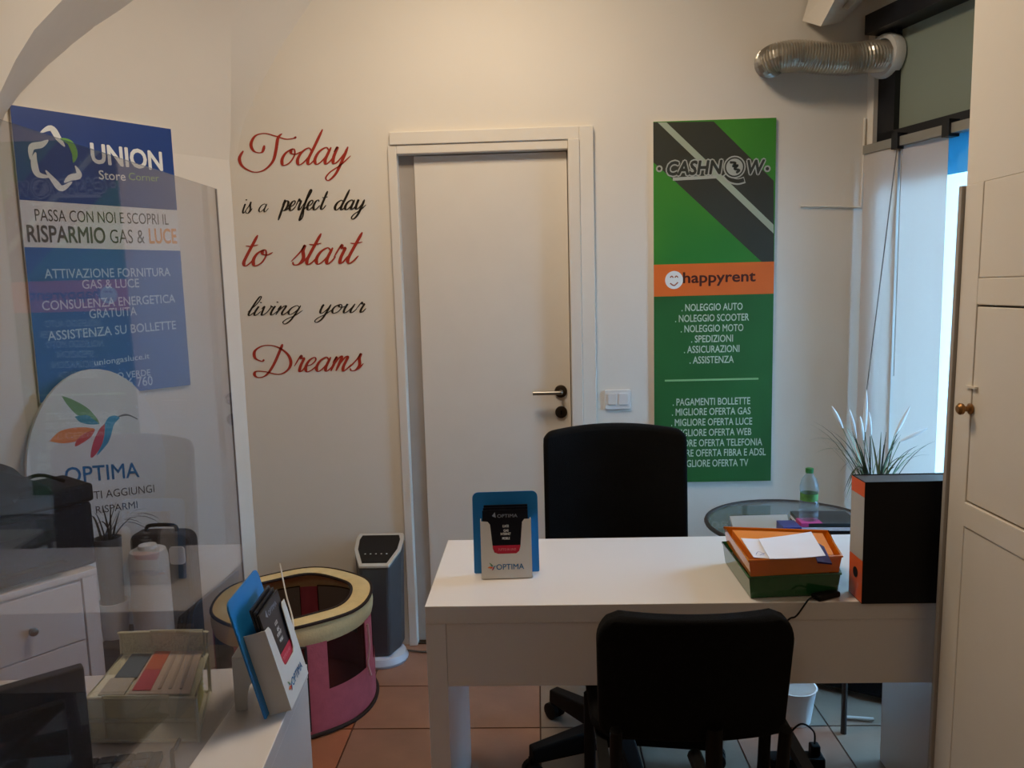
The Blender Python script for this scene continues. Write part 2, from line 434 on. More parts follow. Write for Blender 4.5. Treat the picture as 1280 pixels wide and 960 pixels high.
# small pilaster and picture-rail crack at the window corner
struct(MB().prism([(atY(1000, 257, WY).x, 0), (KC.x, 0), (KC.x, 0.012), (0.99, 0.012)], 0, -0.01, lambda u, v, d: (u, WY+d, 1.0+v)).build('trim_5', 'wall_paint')) if False else None
za = atY(1000, 258, WY).z
xa = atY(1000, 258, WY).x; xb = KC.x-0.015
ct = tag(MB().tube([(xa, WY-.004, za), ((xa+xb)/2, WY-.005, za-.004), (xb, WY-.006, za-.012), (xb+.004, WY-.006, za+.10), (xb+.006, WY-.006, za+.33)], 0.005, 6).build('cable_cover', 'wall_paint', smooth=True),
    'thin white cable cover running along the wall to the window corner', 'cable')

# corbel of the vault at the upper right
cb = MB()
def cp(px, py, Y): return tuple(atY(px, py, Y))
cb.add([cp(1003, 26, 3.12), cp(1026, 33, 2.98), cp(1052, 28, 3.12), cp(1028, -60, 3.12), cp(1075, -60, 2.80), cp(1140, -60, 3.12)],
       [(0, 1, 4, 3), (1, 2, 5, 4), (0, 2, 1), (0, 3, 5, 2), (3, 4, 5)])
cb.add([cp(1040, 6, 3.10), cp(1060, 12, 2.96), cp(1100, -30, 2.9), cp(1050, -60, 2.9)], [(0, 1, 2, 3)])
struct(cb.build('trim_3', 'wall_paint'))

# baseboard-free floor joint; shaded gap under the door drawn as a dark strip
# ---------------------------------------------------------------- back door
d1 = struct(empty('door_1', (DX0, WY, 0)))
casx = atY(741, 158, WY)
mb = MB()   # raised outer frame: right strip and top strip
mb.box((DX1+0.045, WY-0.022, 0), (casx.x, WY, casx.z)); mb.box((atY(488, 183, WY).x, WY-0.022, DZ+0.035), (DX1+0.045, WY, casx.z))
mb.build('outer_frame', 'wall_paint', d1, bevel=0.003)
mb = MB()
mb.box((DX0-0.035, WY-0.016, 0), (DX0, WY, DZ+0.035)); mb.box((DX1, WY-0.03, 0), (DX1+0.045, WY, DZ+0.035)); mb.box((DX0, WY-0.016, DZ), (DX1, WY, DZ+0.035))
mb.build('casing', 'door_paint', d1, bevel=0.003)
jx = atY(515.5, 194, WY).x; jx2 = jx
MB().box((DX0, WY+0.03, 0.005), (jx, WY+0.07, DZ)).build('jamb', 'jamb_shade', d1)  # grey strip stands in for the reveal, its shadow put into the colour
mb = MB().box((DX0, WY+0.07, 0), (DX1, WY+0.13, DZ)); mb.build('door_stop', 'door_paint', d1)
MB().box((jx+0.001, WY+0.022, 0.008), (DX1-0.003, WY+0.066, DZ-0.004)).build('door_leaf', 'door_paint', d1, bevel=0.002)
MB().box((DX0+0.001, WY+0.0, 0.001), (DX1-0.001, WY+0.06, 0.007)).build('gap_shade_strip', 'dark_bronze', d1)  # dark strip standing in for the shade in the gap under the leaf
h = atY(701, 489, WY+.02)
hb = MB(Matrix.Translation(h) @ Matrix.Rotation(PI/2, 4, 'X')).lathe([(0.026, -0.002), (0.026, 0.006), (0.020, 0.009)], (0, 0, 0)).build('handle_rose', 'dark_bronze', d1, smooth=True)
hx = atY(666, 491, WY-.03)
MB().tube(smoothline([(h.x, h.y, h.z), (h.x, h.y-.045, h.z), (h.x-.012, h.y-.052, h.z), (hx.x, h.y-.050, h.z)], 5), 0.0085, 10).build('handle_lever', 'steel', d1, smooth=True)['label'] = 'brushed steel lever handle'
k = atY(701.5, 515, WY+.02)
kr = MB(Matrix.Translation(k) @ Matrix.Rotation(PI/2, 4, 'X')).lathe([(0.025, -0.002), (0.025, 0.006), (0.019, 0.009)], (0, 0, 0)).build('keyhole_rose', 'dark_bronze', d1, smooth=True)
MB(Matrix.Translation(k) @ Matrix.Rotation(PI/2, 4, 'X')).box((-.003, -.010, .008), (.003, .008, .0100)).build('keyhole', 'black_plastic', kr)

# ---------------------------------------------------------------- right old door leaf and pier
D2 = 1.75
top = atY(1205, 232, D2); bot = atY(1158, 960, D2); lean = (bot.x-top.x)/(bot.z-top.z)
xe = lambda z: top.x + lean*(z-top.z)*0.55
zsp = atY(1210, 348, D2).z
d2 = struct(empty('door_2', (xe(0)+.03, D2-.4, 0)))
def dl(y0, y1, z0, z1, o0, o1, nm, m='door_paint', bevel=0.002):
    mb = MB(); mb.add([(xe(z0)+o0, y0, z0), (xe(z0)+o1, y0, z0), (xe(z0)+o1, y1, z0), (xe(z0)+o0, y1, z0),
                       (xe(z1)+o0, y0, z1), (xe(z1)+o1, y0, z1), (xe(z1)+o1, y1, z1), (xe(z1)+o0, y1, z1)],
                      [(0,3,2,1),(4,5,6,7),(0,1,5,4),(1,2,6,5),(2,3,7,6),(3,0,4,7)])
    return mb.build(nm, m, d2, bevel=bevel)
def zy(px, py):   # on the door face near the edge
    q = atP(px, py, Vector((xe(1.4), D2, 1.4)), Vector((1, 0, 0))); return q.y, q.z
y_st = zy(1218, 381)[0]; z_up = zy(1218, 381)[1]; z_lo = zy(1204, 624)[1]; z_b = zy(1188, 648)[1]
print('door2', top, bot, y_st, z_up, z_lo, z_b)
Yn = 0.85
dl(y_st, D2, 0.01, top.z, 0.004, 0.04, 'stile')
dl(Yn, y_st, zsp+.001, top.z, 0.0055, 0.04, 'rail')
dl(Yn, y_st, z_up, zsp, 0.004, 0.04, 'rail')
dl(Yn, y_st, z_b, z_lo-.004, 0.002, 0.04, 'rail')
dl(Yn+.004, y_st-.0015, z_lo, z_up-.004, 0.0055, 0.034, 'panel')
dl(Yn+.004, y_st-.0005, 0.01, z_b-.001, 0.005, 0.034, 'panel')
dl(D2, D2+.014, 0.01, top.z, -0.004, 0.04, 'edge_strip', mat('edge_grey', (168, 162, 154), 0.6))
kq = atP(1211, 511, Vector((xe(1.2), D2, 1.2)), Vector((1, 0, 0)))
mb = MB(Matrix.Translation((xe(kq.z)+.004, kq.y, kq.z)) @ Matrix.Rotation(-PI/2, 4, 'Y'))
mb.lathe([(0.012, 0), (0.012, .003), (.006, .005), (.006, .014), (.012, .018), (.013, .024), (.008, .029)], (0, 0, 0), 16)
mb.build('knob', mat('old_brass', (150, 108, 62), 0.35, 0.7), d2, smooth=True)
MB().box((xe(kq.z+.05)-.001, kq.y-.02, kq.z+.045), (xe(kq.z)+.006, kq.y+.018, kq.z+.050)).build('latch_bar', 'door_paint', d2)
# plastered pier above and behind the leaf
px_ = atY(1215, 0, D2+.03)
struct(MB().prism([(top.x+.006, -2.3), (2.8, -2.3), (2.8, -1.3), (2.3, 0.2), (top.x+.9, D2-.5), (top.x+.3, D2+.0), (top.x+.006, D2+.0)], top.z+.0005, HT, lambda u, v, d: (u, v, d)).build('wall_right_pier', 'wall_paint'))
struct(MB().prism([(top.x+.05, 0.6), (top.x+.30, 0.6), (top.x+.30, D2-.0), (top.x+.05, D2-.0)], 0, top.z+.004, lambda u, v, d: (u, v, d)).build('wall_right_reveal', 'wall_paint'))

# ==================================================================== WALL THINGS
# ---- green poster
BW = Plane((0, WY-.001, 0), (1, 0, 0), (0, 0, 1))      # n = r x u = (0,-1,0)
P0 = BW.uv(816, 153); P1 = BW.uv(966, 150); Pb = BW.uv(816, 600)
GX0, GX1, GZ1, GZ0 = P0[0], BW.uv(967, 300)[0], P0[1], BW.uv(960, 600)[1]
gp = Plane((GX0, WY-.012, GZ0), (1, 0, 0), (0, 0, 1)); gw = GX1-GX0; gh = GZ1-GZ0
def gpx(px, py): return gp.uv(px, py)
def ramp_mat(name, c1, c2):
    m = mat(name, c1, 0.45); b = m.node_tree.nodes['Principled BSDF']; nt = m.node_tree
    tc = nt.nodes.new('ShaderNodeTexCoord'); v = nt.nodes.new('ShaderNodeTexNoise'); v.inputs['Scale'].default_value = 1.6
    r = nt.nodes.new('ShaderNodeValToRGB'); r.color_ramp.elements[0].color = lin(c1); r.color_ramp.elements[1].color = lin(c2)
    r.color_ramp.elements[0].position = .35; r.color_ramp.elements[1].position = .65
    nt.links.new(tc.outputs['Object'], v.inputs['Vector']); nt.links.new(v.outputs['Fac'], r.inputs['Fac']); nt.links.new(r.outputs['Color'], b.inputs['Base Color']); return m
gm = ramp_mat('poster_green', (44, 128, 46), (74, 150, 44)); gm2 = ramp_mat('poster_green_low', (34, 92, 40), (44, 112, 52))
mat('poster_dark', (58, 60, 50), 0.45); mat('poster_stripe', (170, 182, 160), 0.45)
po = thing('poster_board', (GX0+gw/2, WY, GZ0), 'tall green poster with black diagonal band and white service list beside the window', 'poster')
MB().box((GX0, WY-.012, GZ0), (GX1, WY-.001, GZ1)).build('board', 'white_plastic', po)
yo0 = gpx(890, 369)[1]; yo1 = gpx(890, 329)[1]
shape(gp, [(0, yo1), (gw, yo1), (gw, gh), (0, gh)], gm, po, 0.0002, 0.0006, 'top_print')
shape(gp, [(0, 0), (gw, 0), (gw, yo0), (0, yo0)], gm2, po, 0.0002, 0.0006, 'lower_print')
shape(gp, [(0, yo0), (gw, yo0), (gw, yo1), (0, yo1)], mat('poster_orange', (232, 112, 40), .45), po, 0.0002, 0.0007, 'orange_band')
def cl(p): return (min(max(p[0], 0), gw), min(max(p[1], yo1), gh))
shape(gp, [cl(gpx(*p)) for p in ((816, 153), (892, 152), (967, 226), (967, 328), (952, 328), (843, 226), (816, 203))], 'poster_dark', po, 0.0006, 0.0009, 'diagonal_band')
shape(gp, [cl(gpx(*p)) for p in ((822, 153), (833, 153), (967, 281), (967, 292))], 'poster_stripe', po, 0.0009, 0.0012, 'diagonal_stripe')
def gtext(s, px0, px1, pyb, hpx, m, **k):
    a = gpx(px0, pyb); b = gpx(px1, pyb); hh = gpx(px0, pyb-hpx)[1]-a[1]
    return text(gp, s, a[0], b[0], (a[1]+b[1])/2, hh, m, po, **k)
# shop logo: outlined slanted capitals with a globe for the O
mat('logo_grey', (178, 182, 172), .5); mat('logo_ink', (52, 56, 50), .5)
gtext('CASHN', 833, 900, 218, 16.5, 'logo_grey', d=.0016, bold=.11, skew=.15)
gtext('CASHN', 833, 900, 218, 16.5, 'logo_ink', d=.0022, bold=.035, skew=.15)
gtext('W', 932, 953, 217, 16.5, 'logo_grey', d=.0016, bold=.11, skew=.15)
gtext('W', 932, 953, 217, 16.5, 'logo_ink', d=.0022, bold=.035, skew=.15)
def disc(c, r, n=24, sy=1): return [(c[0]+r*math.cos(2*PI*i/n), c[1]+r*sy*math.sin(2*PI*i/n)) for i in range(n)]
gc = gpx(918, 209); pm = gpx(919, 209)[0]-gpx(918, 209)[0]
shape(gp, disc(gc, 14*pm), 'logo_grey', po, .0016, .0020, 'logo_globe_rim')
shape(gp, disc(gc, 12.3*pm), 'logo_ink', po, .0020, .0023, 'logo_globe_ring')
shape(gp, disc(gc, 10.5*pm), 'logo_grey', po, .0023, .0026, 'logo_globe')
mb = MB(); ribbon(mb, gp, smoothline([(gc[0]+x*pm, gc[1]+y*pm) for x, y in ((-6, 6), (1, 5), (-2, 1), (4, 2), (0, -2), (6, -4), (2, -7))], 5), 3.0*pm, .0028)
mb.build('logo_continent', 'logo_ink', po)
mb = MB(); ribbon(mb, gp, smoothline([(gc[0]+x*pm, gc[1]+y*pm) for x, y in ((-12, -8), (-6, -15), (4, -18), (13, -16))], 5), 8*pm, .0014); mb.build('logo_swoosh_rim', 'logo_grey', po)
mb = MB(); ribbon(mb, gp, smoothline([(gc[0]+x*pm, gc[1]+y*pm) for x, y in ((-11, -9), (-5, -15), (4, -17.5), (12, -16))], 5), 5*pm, .0018); mb.build('logo_swoosh', 'logo_ink', po)
for x in (824, 959):
    shape(gp, disc(gpx(x, 211), 4.2*pm, 16), 'logo_grey', po, .0016, .0019, 'logo_dot_rim'); shape(gp, disc(gpx(x, 211), 2.2*pm, 16), 'logo_ink', po, .0019, .0021, 'logo_dot')
a0 = gpx(841, 224); a1 = gpx(896, 221)
shape(gp, [(a0[0], a0[1]-2*pm), (a1[0], a1[1]-2*pm), (a1[0], a1[1]+2*pm), (a0[0], a0[1]+2*pm)], 'logo_grey', po, .0014, .0017, 'logo_strip')
# orange band
shape(gp, disc(gpx(842.5, 350), 11.5*pm), 'white_ink', po, .0008, .0011, 'badge')
mb = MB()
c = gpx(842.5, 350)
ribbon(mb, gp, smoothline([(c[0]+x*pm, c[1]+y*pm) for x, y in ((-5, -4), (0, -7), (5, -3))], 5), 1.6*pm, .0014)
ribbon(mb, gp, smoothline([(c[0]+x*pm, c[1]+y*pm) for x, y in ((-5, 3), (-3, 5), (-1, 3))], 4), 1.4*pm, .0014)
ribbon(mb, gp, smoothline([(c[0]+x*pm, c[1]+y*pm) for x, y in ((1, 3), (3, 5), (5, 3))], 4), 1.4*pm, .0014)
mb.build('badge_face', mat('rust_ink', (160, 80, 46)), po)
gtext('happyrent', 854, 944, 352.5, 13, mat('dark_red_ink', (76, 26, 16)), bold=.02)
for s, x0, x1, y in (('. NOLEGGIO AUTO', 852, 928, 388), ('. NOLEGGIO SCOOTER', 844, 936, 401.5), ('. NOLEGGIO MOTO', 851, 929, 414.5), ('. SPEDIZIONI', 864, 916, 427.5), ('. ASSICURAZIONI', 855, 924, 440.5), ('. ASSISTENZA', 862, 917, 453.8),
                     ('. PAGAMENTI BOLLETTE', 841, 937.5, 506), ('. MIGLIORE OFERTA GAS', 840, 938, 518.5), ('. MIGLIORE OFERTA LUCE', 839, 940, 531.5), ('. MIGLIORE OFERTA WEB', 840, 939, 544.5), ('. MIGLIORE OFERTA TELEFONIA', 828, 952.5, 557.5), ('. MIGLIORE OFERTA FIBRA E ADSL', 824, 957, 570), ('. MIGLIORE OFERTA TV', 845, 935, 583)):
    gtext(s, x0, x1, y, 8.6, 'pale_ink', bold=.012)
a = gpx(831, 477); b = gpx(948, 475)
shape(gp, [(a[0], a[1]), (b[0], a[1]), (b[0], a[1]+2.4*pm), (a[0], a[1]+2.4*pm)], mat('pale_green_ink', (140, 190, 130)), po, .0006, .001, 'rule_line')

# ---- script lettering on the wall
GL = {
 'a': (1.1, [[(.75,.8),(.5,1),(.15,.75),(.05,.3),(.25,0),(.5,.15),(.75,.6),(.82,1)], [(.82,1),(.72,.3),(.85,0),(1.05,.15),(1.2,.45)]]),
 'o': (1.0, [[(.5,1),(.15,.75),(.05,.35),(.25,0),(.6,.15),(.75,.6),(.6,.95),(.45,.9),(.5,.72),(.8,.65),(1.1,.8)]]),
 'd': (1.1, [[(.75,.8),(.5,1),(.15,.75),(.05,.3),(.25,0),(.5,.15),(.75,.6),(.82,1)], [(.98,2.1),(.82,1.0),(.72,.3),(.85,0),(1.05,.15),(1.2,.45)]]),
 'y': (1.1, [[(0,.7),(.12,1),(.1,.4),(.22,.03),(.45,.12),(.7,.6),(.78,1)], [(.78,1),(.72,.2),(.6,-.6),(.3,-1.0),(.05,-.85),(.2,-.5),(.7,-.1),(1.15,.45)]]),
 'i': (.5, [[(0,.5),(.15,1),(.08,.3),(.2,0),(.4,.15),(.55,.45)], [(.17,1.5),(.2,1.38)]]),
 's': (.75, [[(-.1,.2),(.25,.75),(.4,1.2),(.42,.85),(.6,.4),(.45,.03),(.15,0),(.02,.18)], [(.45,.03),(.65,.15),(.85,.5)]]),
 'p': (1.05, [[(.05,.6),(.25,1.1),(.15,0),(.05,-1.0)], [(.2,.5),(.45,1),(.75,.85),(.75,.4),(.5,0),(.25,.08)], [(.5,0),(.85,.12),(1.1,.45)]]),
 'e': (.8, [[(.05,.4),(.4,.5),(.6,.8),(.45,1),(.15,.8),(.05,.35),(.25,0),(.55,.1),(.85,.45)]]),
 'r': (.8, [[(0,.4),(.2,1.15),(.3,.95),(.5,.95),(.45,.4),(.52,.03),(.7,.1),(.85,.45)]]),
 'f': (.7, [[(.05,.4),(.5,1.2),(.75,1.9),(.6,2.1),(.45,1.6),(.3,.3),(.2,-.9),(.3,-1.05),(.5,-.7),(.42,-.1),(.35,0),(.75,.45)]]),
 'c': (.92, [[(.6,.8),(.45,1),(.15,.8),(.05,.35),(.25,0),(.55,.1),(.85,.45)]]),
 't': (.65, [[(.42,1.9),(.30,1.3),(.17,.6),(.14,.2),(.3,0),(.5,.12),(.72,.45)], [(-.10,1.25),(.25,1.22),(.65,1.30)]]),
 'l': (.5, [[(-.05,.4),(.4,1.3),(.5,2.0),(.35,2.1),(.2,1.4),(.1,.3),(.25,0),(.55,.45)]]),
 'v': (.9, [[(0,.7),(.15,1),(.2,.4),(.3,0),(.6,.3),(.75,.9),(.65,1.05),(.98,.85)]]),
 'n': (1.0, [[(0,.6),(.15,1),(.08,0)], [(.1,.3),(.4,.95),(.6,.95),(.52,.3),(.65,0),(.85,.15),(1.02,.45)]]),
 'g': (1.15, [[(.75,.8),(.5,1),(.15,.75),(.05,.3),(.25,0),(.5,.15),(.75,.6),(.82,1)], [(.82,1),(.72,.1),(.55,-.7),(.25,-1.05),(0,-.85),(.2,-.5),(.75,-.1),(1.2,.45)]]),
 'u': (1.1, [[(0,.6),(.12,1),(.08,.35),(.2,0),(.45,.15),(.7,.7)], [(.78,1),(.68,.3),(.8,0),(1.0,.15),(1.15,.45)]]),
 'm': (1.4, [[(0,.6),(.15,1),(.08,0)], [(.1,.3),(.35,.95),(.52,.95),(.45,0)], [(.47,.3),(.75,.95),(.95,.95),(.88,.3),(1.0,0),(1.2,.15),(1.4,.45)]]),
}
TT = [[(315,190),(292,240),(235,232),(213,180),(250,120),(320,104),(400,125),(480,150),(547,145),(548,135)], [(455,110),(422,140),(400,230),(370,310),(300,370),(220,382),(140,340),(118,280),(152,225)]]
DD = [[(240,775),(225,785),(188,765),(190,725),(240,697),(310,702),(370,740),(393,790),(375,835),(320,862),(240,845),(190,842),(178,862),(200,878),(245,865),(290,810),(335,725),(352,690)]]
def word(s, px0, px1, pyb, xh, m, parent, wmax):
    st = []; x = 0.0; SL = .42
    for ch in s:
        if ch == 'T':
            for q in TT: st.append([((p[0]-118)/120, (340-p[1])/120) for p in q])
            x = 2.56-.05
        elif ch == 'D':
            for q in DD: st.append([((p[0]-178)/80, (850-p[1])/80) for p in q])
            x = 2.75
        else:
            adv, q = GL[ch]
            for l in q: st.append([(x+a+SL*b, b) for a, b in l])
            x += adv
    xs = [p[0] for l in st for p in l]; a, b = min(xs), max(xs)
    X0, Z0 = BW.uv(px0, pyb); X1, _ = BW.uv(px1, pyb); hz = BW.uv(px0, pyb-xh)[1]-Z0; k = (X1-X0)/(b-a)
    mb = MB(); pl = Plane((0, WY-.0012, 0), (1, 0, 0), (0, 0, 1)); wm = wmax*hz
    for n_, l in enumerate(st):
        sp = smoothline(l, 7); pts = [(X0+(p[0]-a)*k, Z0+p[1]*hz) for p in sp]; W = []
        for i in range(len(pts)):
            p, q = pts[max(0, i-1)], pts[min(len(pts)-1, i+1)]; dx, dy = q[0]-p[0], q[1]-p[1]; L = math.hypot(dx, dy) or 1
            v = abs(dy)/L; down = 1 if dy < 0 else .35
            if s[0] in 'TD' and n_ < len(TT if s[0] == 'T' else DD): down = 1
            e = min(1, min(i, len(pts)-1-i)/4+.35)
            W.append(wm*(0.30+0.75*v*v*down)*e)
        W2 = [(W[max(0, i-1)]+W[i]*2+W[min(len(W)-1, i+1)])/4 for i in range(len(W))]
        ribbon(mb, pl, pts, W2, 0.0003*(n_ % 4))
    return mb.build('word', m, parent)
wl = thing('wall_lettering', (atY(380, 466, WY).x, WY, atY(380, 466, WY).z), 'red and black cursive lettering stuck on the wall left of the door', 'wall decal')
for a in (('Today', 300, 439, 208.4, 20.6, 'red_vinyl', .20), ('is', 304, 316, 266.5, 11.5, 'black_vinyl', .20), ('a', 324, 336, 265, 10, 'black_vinyl', .2),
          ('perfect', 347, 411, 263.5, 12, 'black_vinyl', .26), ('day', 419, 458, 262.5, 12, 'black_vinyl', .28), ('to', 305, 342, 332.5, 20, 'red_vinyl', .22), ('start', 364, 455, 331, 20, 'red_vinyl', .22),
          ('living', 310, 379, 394.5, 11, 'black_vinyl', .25), ('your', 393, 458, 392, 11, 'black_vinyl', .26), ('Dreams', 318, 455, 466, 17.5, 'red_vinyl', .22)):
    word(a[0], a[1], a[2], a[3], a[4], a[5], wl, a[6])

# ---- union banner on the sign wall
SP = Plane(LC+LN*.012, -LD, (0, 0, 1))
def spx(x, y): return SP.uv(x, y)
sx0 = (spx(14, 133)[0]+spx(48, 497)[0])/2; sx1 = (spx(215, 160)[0]+spx(237, 487)[0])/2
sz1 = (spx(14, 133)[1]+spx(215, 160)[1])/2; sz0 = (spx(237, 487)[1]+spx(48, 497)[1])/2
print('banner', sx0, sx1, sz0, sz1, spx(14, 133), spx(48, 497), spx(215, 160), spx(237, 487))
ub = thing('banner_board', SP.p((sx0+sx1)/2, sz0), 'blue and white energy shop banner on the angled left wall', 'poster')
rect = lambda a, b, c, d: [(a, b), (c, b), (c, d), (a, d)]
shape(SP, rect(sx0, sz0, sx1, sz1), 'white_plastic', ub, -.010, 0, 'board')
zb0 = spx(120, 256)[1]; zc0 = spx(120, 311)[1]
shape(SP, rect(sx0, zb0, sx1, sz1), mat('navy_print', (20, 60, 132), .4), ub, 0.0003, .0008, 'top_print')
shape(SP, rect(sx0, sz0, sx1, zc0), mat('blue_print', (52, 104, 176), .45), ub, 0.0003, .0008, 'lower_print')
def stext(s, ax, ay, bx, by, hpx, m, par=None, pl=SP, **k):
    a = pl.uv(ax, ay); b = pl.uv(bx, by); hh = pl.uv((ax+bx)/2, (ay+by)/2-hpx)[1]-pl.uv((ax+bx)/2, (ay+by)/2)[1]
    return text(pl, s, a[0], b[0], a[1], hh, m, par or ub, rot=(b[1]-a[1])/(b[0]-a[0]), **k)
stext('UNION', 115, 203, 203, 213, 23, 'white_ink', bold=.03)
stext('Store', 124, 224, 157, 226, 11, 'white_ink', bold=.01); stext('Corner', 161, 225, 199, 227, 9, mat('lime_ink', (150, 190, 110)))
stext('PASSA CON NOI E SCOPRI IL', 44, 276, 211, 281, 14, 'grey_ink'); stext('RISPARMIO', 35, 302, 132, 304, 20, 'grey_ink', bold=.02); stext('GAS &', 138, 304, 181, 304, 17, 'grey_ink'); stext('LUCE', 187, 304, 221, 304, 18, mat('peach_ink', (236, 170, 110)), bold=.02)
for s, ax, ay, bx, by, hh in (('ATTIVAZIONE FORNITURA', 56, 348, 213, 345, 11), ('GAS & LUCE', 103, 361, 174, 359, 11), ('CONSULENZA ENERGETICA', 53, 388, 219, 378, 11), ('GRATUITA', 112, 398, 171, 394, 11), ('ASSISTENZA SU BOLLETTE', 60, 426, 220, 411, 11), ('uniongasluce.it', 118, 457, 187, 448, 7), ('NUMERO VERDE', 110, 478, 188, 469, 8), ('800 046 760', 120, 489, 191, 481, 12)):
    stext(s, ax, ay, bx, by, hh, mat('ice_ink', (188, 206, 232)), bold=.01)
# ring of twisted ribbons
mb = MB(); mg = MB(); cc = spx(67, 195); sm = (spx(68, 195)[0]-spx(67, 195)[0])
st6 = [((-29, -8), (-26, 8), (-14, 13), (-5, 20)), ((-14, 28), (0, 36), (8, 24), (15, 14)), ((10, 24), (22, 20), (27, 6), (24, -6)),
       ((26, -10), (30, -22), (18, -27), (10, -34)), ((20, -32), (6, -42), (-2, -34), (-12, -20)), ((-6, -28), (-22, -26), (-25, -10), (-22, 2))]
for i, q in enumerate(st6):
    sp = smoothline([(cc[0]+x*sm, cc[1]+y*sm) for x, y in q], 6); n = len(sp)
    W = [sm*(1.2+7.5*math.sin(PI*k/(n-1))) for k in range(n)]
    ribbon(mg if i == 2 else mb, SP, sp, W, .0012+.0003*i)
mb.build('logo_ribbon', 'white_ink', ub); mg.build('logo_ribbon', mat('green_ink', (110, 170, 70)), ub)['label'] = 'green ribbon of the logo'

# ---- light switch
sw = atY(772, 499, WY)
ls = thing('light_switch', (sw.x, WY, sw.z-.04), 'white double light switch plate between door and green poster', 'switch')
shape(BW, rrect(.106, .080, .006, 4, sw.x, sw.z), 'white_plastic', ls, 0, .009, 'plate', bevel=.002)
for dx in (-.023, .023):
    shape(BW, rrect(.036, .046, .003, 3, sw.x+dx, sw.z+.002), 'white_card', ls, .009, .0135, 'rocker', bevel=.001)

# ---- aluminium duct
a = [(962, 78, 3.12), (964, 77, 3.06), (975, 72, 3.03), (1000, 70, 3.03), (1030, 73, 3.03), (1060, 74, 3.03), (1085, 71, 3.03)]
pts = [tuple(atY(x, y, Y)) for x, y, Y in a]
endp = atP(1108, 70, KC+WN*-.02, WN); pts.append(tuple(endp))
sp = smoothline(pts, 26)
du = thing('exhaust_duct', pts[3], 'corrugated aluminium air duct running from the back wall to the transom pane', 'duct')
MB().tube(sp, [0.054+0.0035*math.cos(i*2*PI/3.0) for i in range(len(sp))], 22).build('hose', mat('aluminium', (190, 184, 172), .28, .85), du, smooth=False)
mb = MB(Matrix.Translation(endp+WN*.012) @ WN.to_track_quat('Z', 'Y').to_matrix().to_4x4())
mb.lathe([(.058, -.03), (.08, -.03), (.082, 0), (.076, .012), (.060, .014), (.058, -.03)], (0, 0, 0), 32, cap=False).build('collar', 'white_plastic', du, smooth=True)

# ---- panel blinds
bl = thing('panel_blind', WW(.4, 0.4), 'white hanging panel blind covering the left of the shop window', 'blind')
MB().prism([(T0-.01, ZT-.035), (WL, ZT-.035), (WL, ZT-.002), (T0-.01, ZT-.002)], -.005, .035, wfn).build('rail', 'rail_grey', bl)
bm_ = transmat('blind_cloth', (232, 226, 220), .45)
tr = wpix(1183, 175, .02)[0]; tm = wpix(1122, 185, .02)[0]
print('blind', tm, tr, ZT)
MB().grid(lambda u, v: WW(T0-.01+(tm+.012-T0+.01)*u, .33+(ZT-.035-.33)*v, .026+.003*math.sin(u*3)), 3, 2, lambda u, v: WN*.001).build('blind_panel', bm_, bl)
MB().grid(lambda u, v: WW(tm+(tr-tm)*u, .33+(ZT-.035-.33)*v, .012+.003*math.sin(u*4+1)), 3, 2, lambda u, v: WN*.001).build('blind_panel', bm_, bl)
for t in (tm-.005, tr+.003):
    MB().prism([(t, ZT-.045), (t+.03, ZT-.045), (t+.03, ZT+.012), (t, ZT+.012)], .0, .045, wfn).build('rail_clip', 'dark_frame', bl)
c0 = atP(1121, 187, KC+WN*.05, WN); c1 = atP(1083, 490, KC+WN*.07, WN)
MB().tube([c0, c0.lerp(c1, .5), c1, c1+Vector((0, 0, -.3))], .002, 6).build('pull_cord', mat('cord_grey', (120, 118, 116)), bl)
MB().tube([atP(1127, 187, KC+WN*.045, WN), atP(1117, 470, KC+WN*.045, WN)], .0015, 6).build('pull_cord', 'paper_grey', bl)

# ---- outside
struct(MB().box((1.6, -4, -.3), (30, 30, -.25)).build('ground_outside', mat('street', (120, 130, 140), .9)))
ob = thing('building', (11, 19.5, -.25), 'pale building with blue shutters seen through the window slit', 'building')
MB().box((6, 19.5, -.25), (18, 22, 0.95)).build('facade', mat('pale_cyan', (150, 205, 225), .8), ob)
for i in range(14):
    x = 7+i*.8; MB().box((x, 19.42, -.1+.0), (x+.35, 19.5, .75)).build('shutter', mat('shutter_blue', (40, 120, 190), .6), ob)
va = thing('van', (6.6, 11.2, -.25), 'blue parked van seen low through the window slit', 'vehicle')
MB().prism(rrect(3.6, 1.35, .25, 5, 6.4, .75), 11.2, 12.9, lambda u, v, d: (u, d, v)).build('body', mat('van_blue', (30, 130, 200), .3), va, bevel=.05)
MB().box((4.8, 11.17, .75), (6.2, 11.2, 1.25)).build('side_window', mat('van_glass', (90, 190, 220), .1), va)
MB().box((6.3, 11.17, .75), (7.6, 11.2, 1.25)).build('side_window', 'van_glass', va)
for x in (5.3, 7.5):
    MB(Matrix.Translation((x, 11.15, .07)) @ Matrix.Rotation(PI/2, 4, 'X')).lathe([(.2, -.1), (.32, -.1), (.32, .02), (.15, .02)], (0, 0, 0)).build('wheel', 'black_plastic', va)

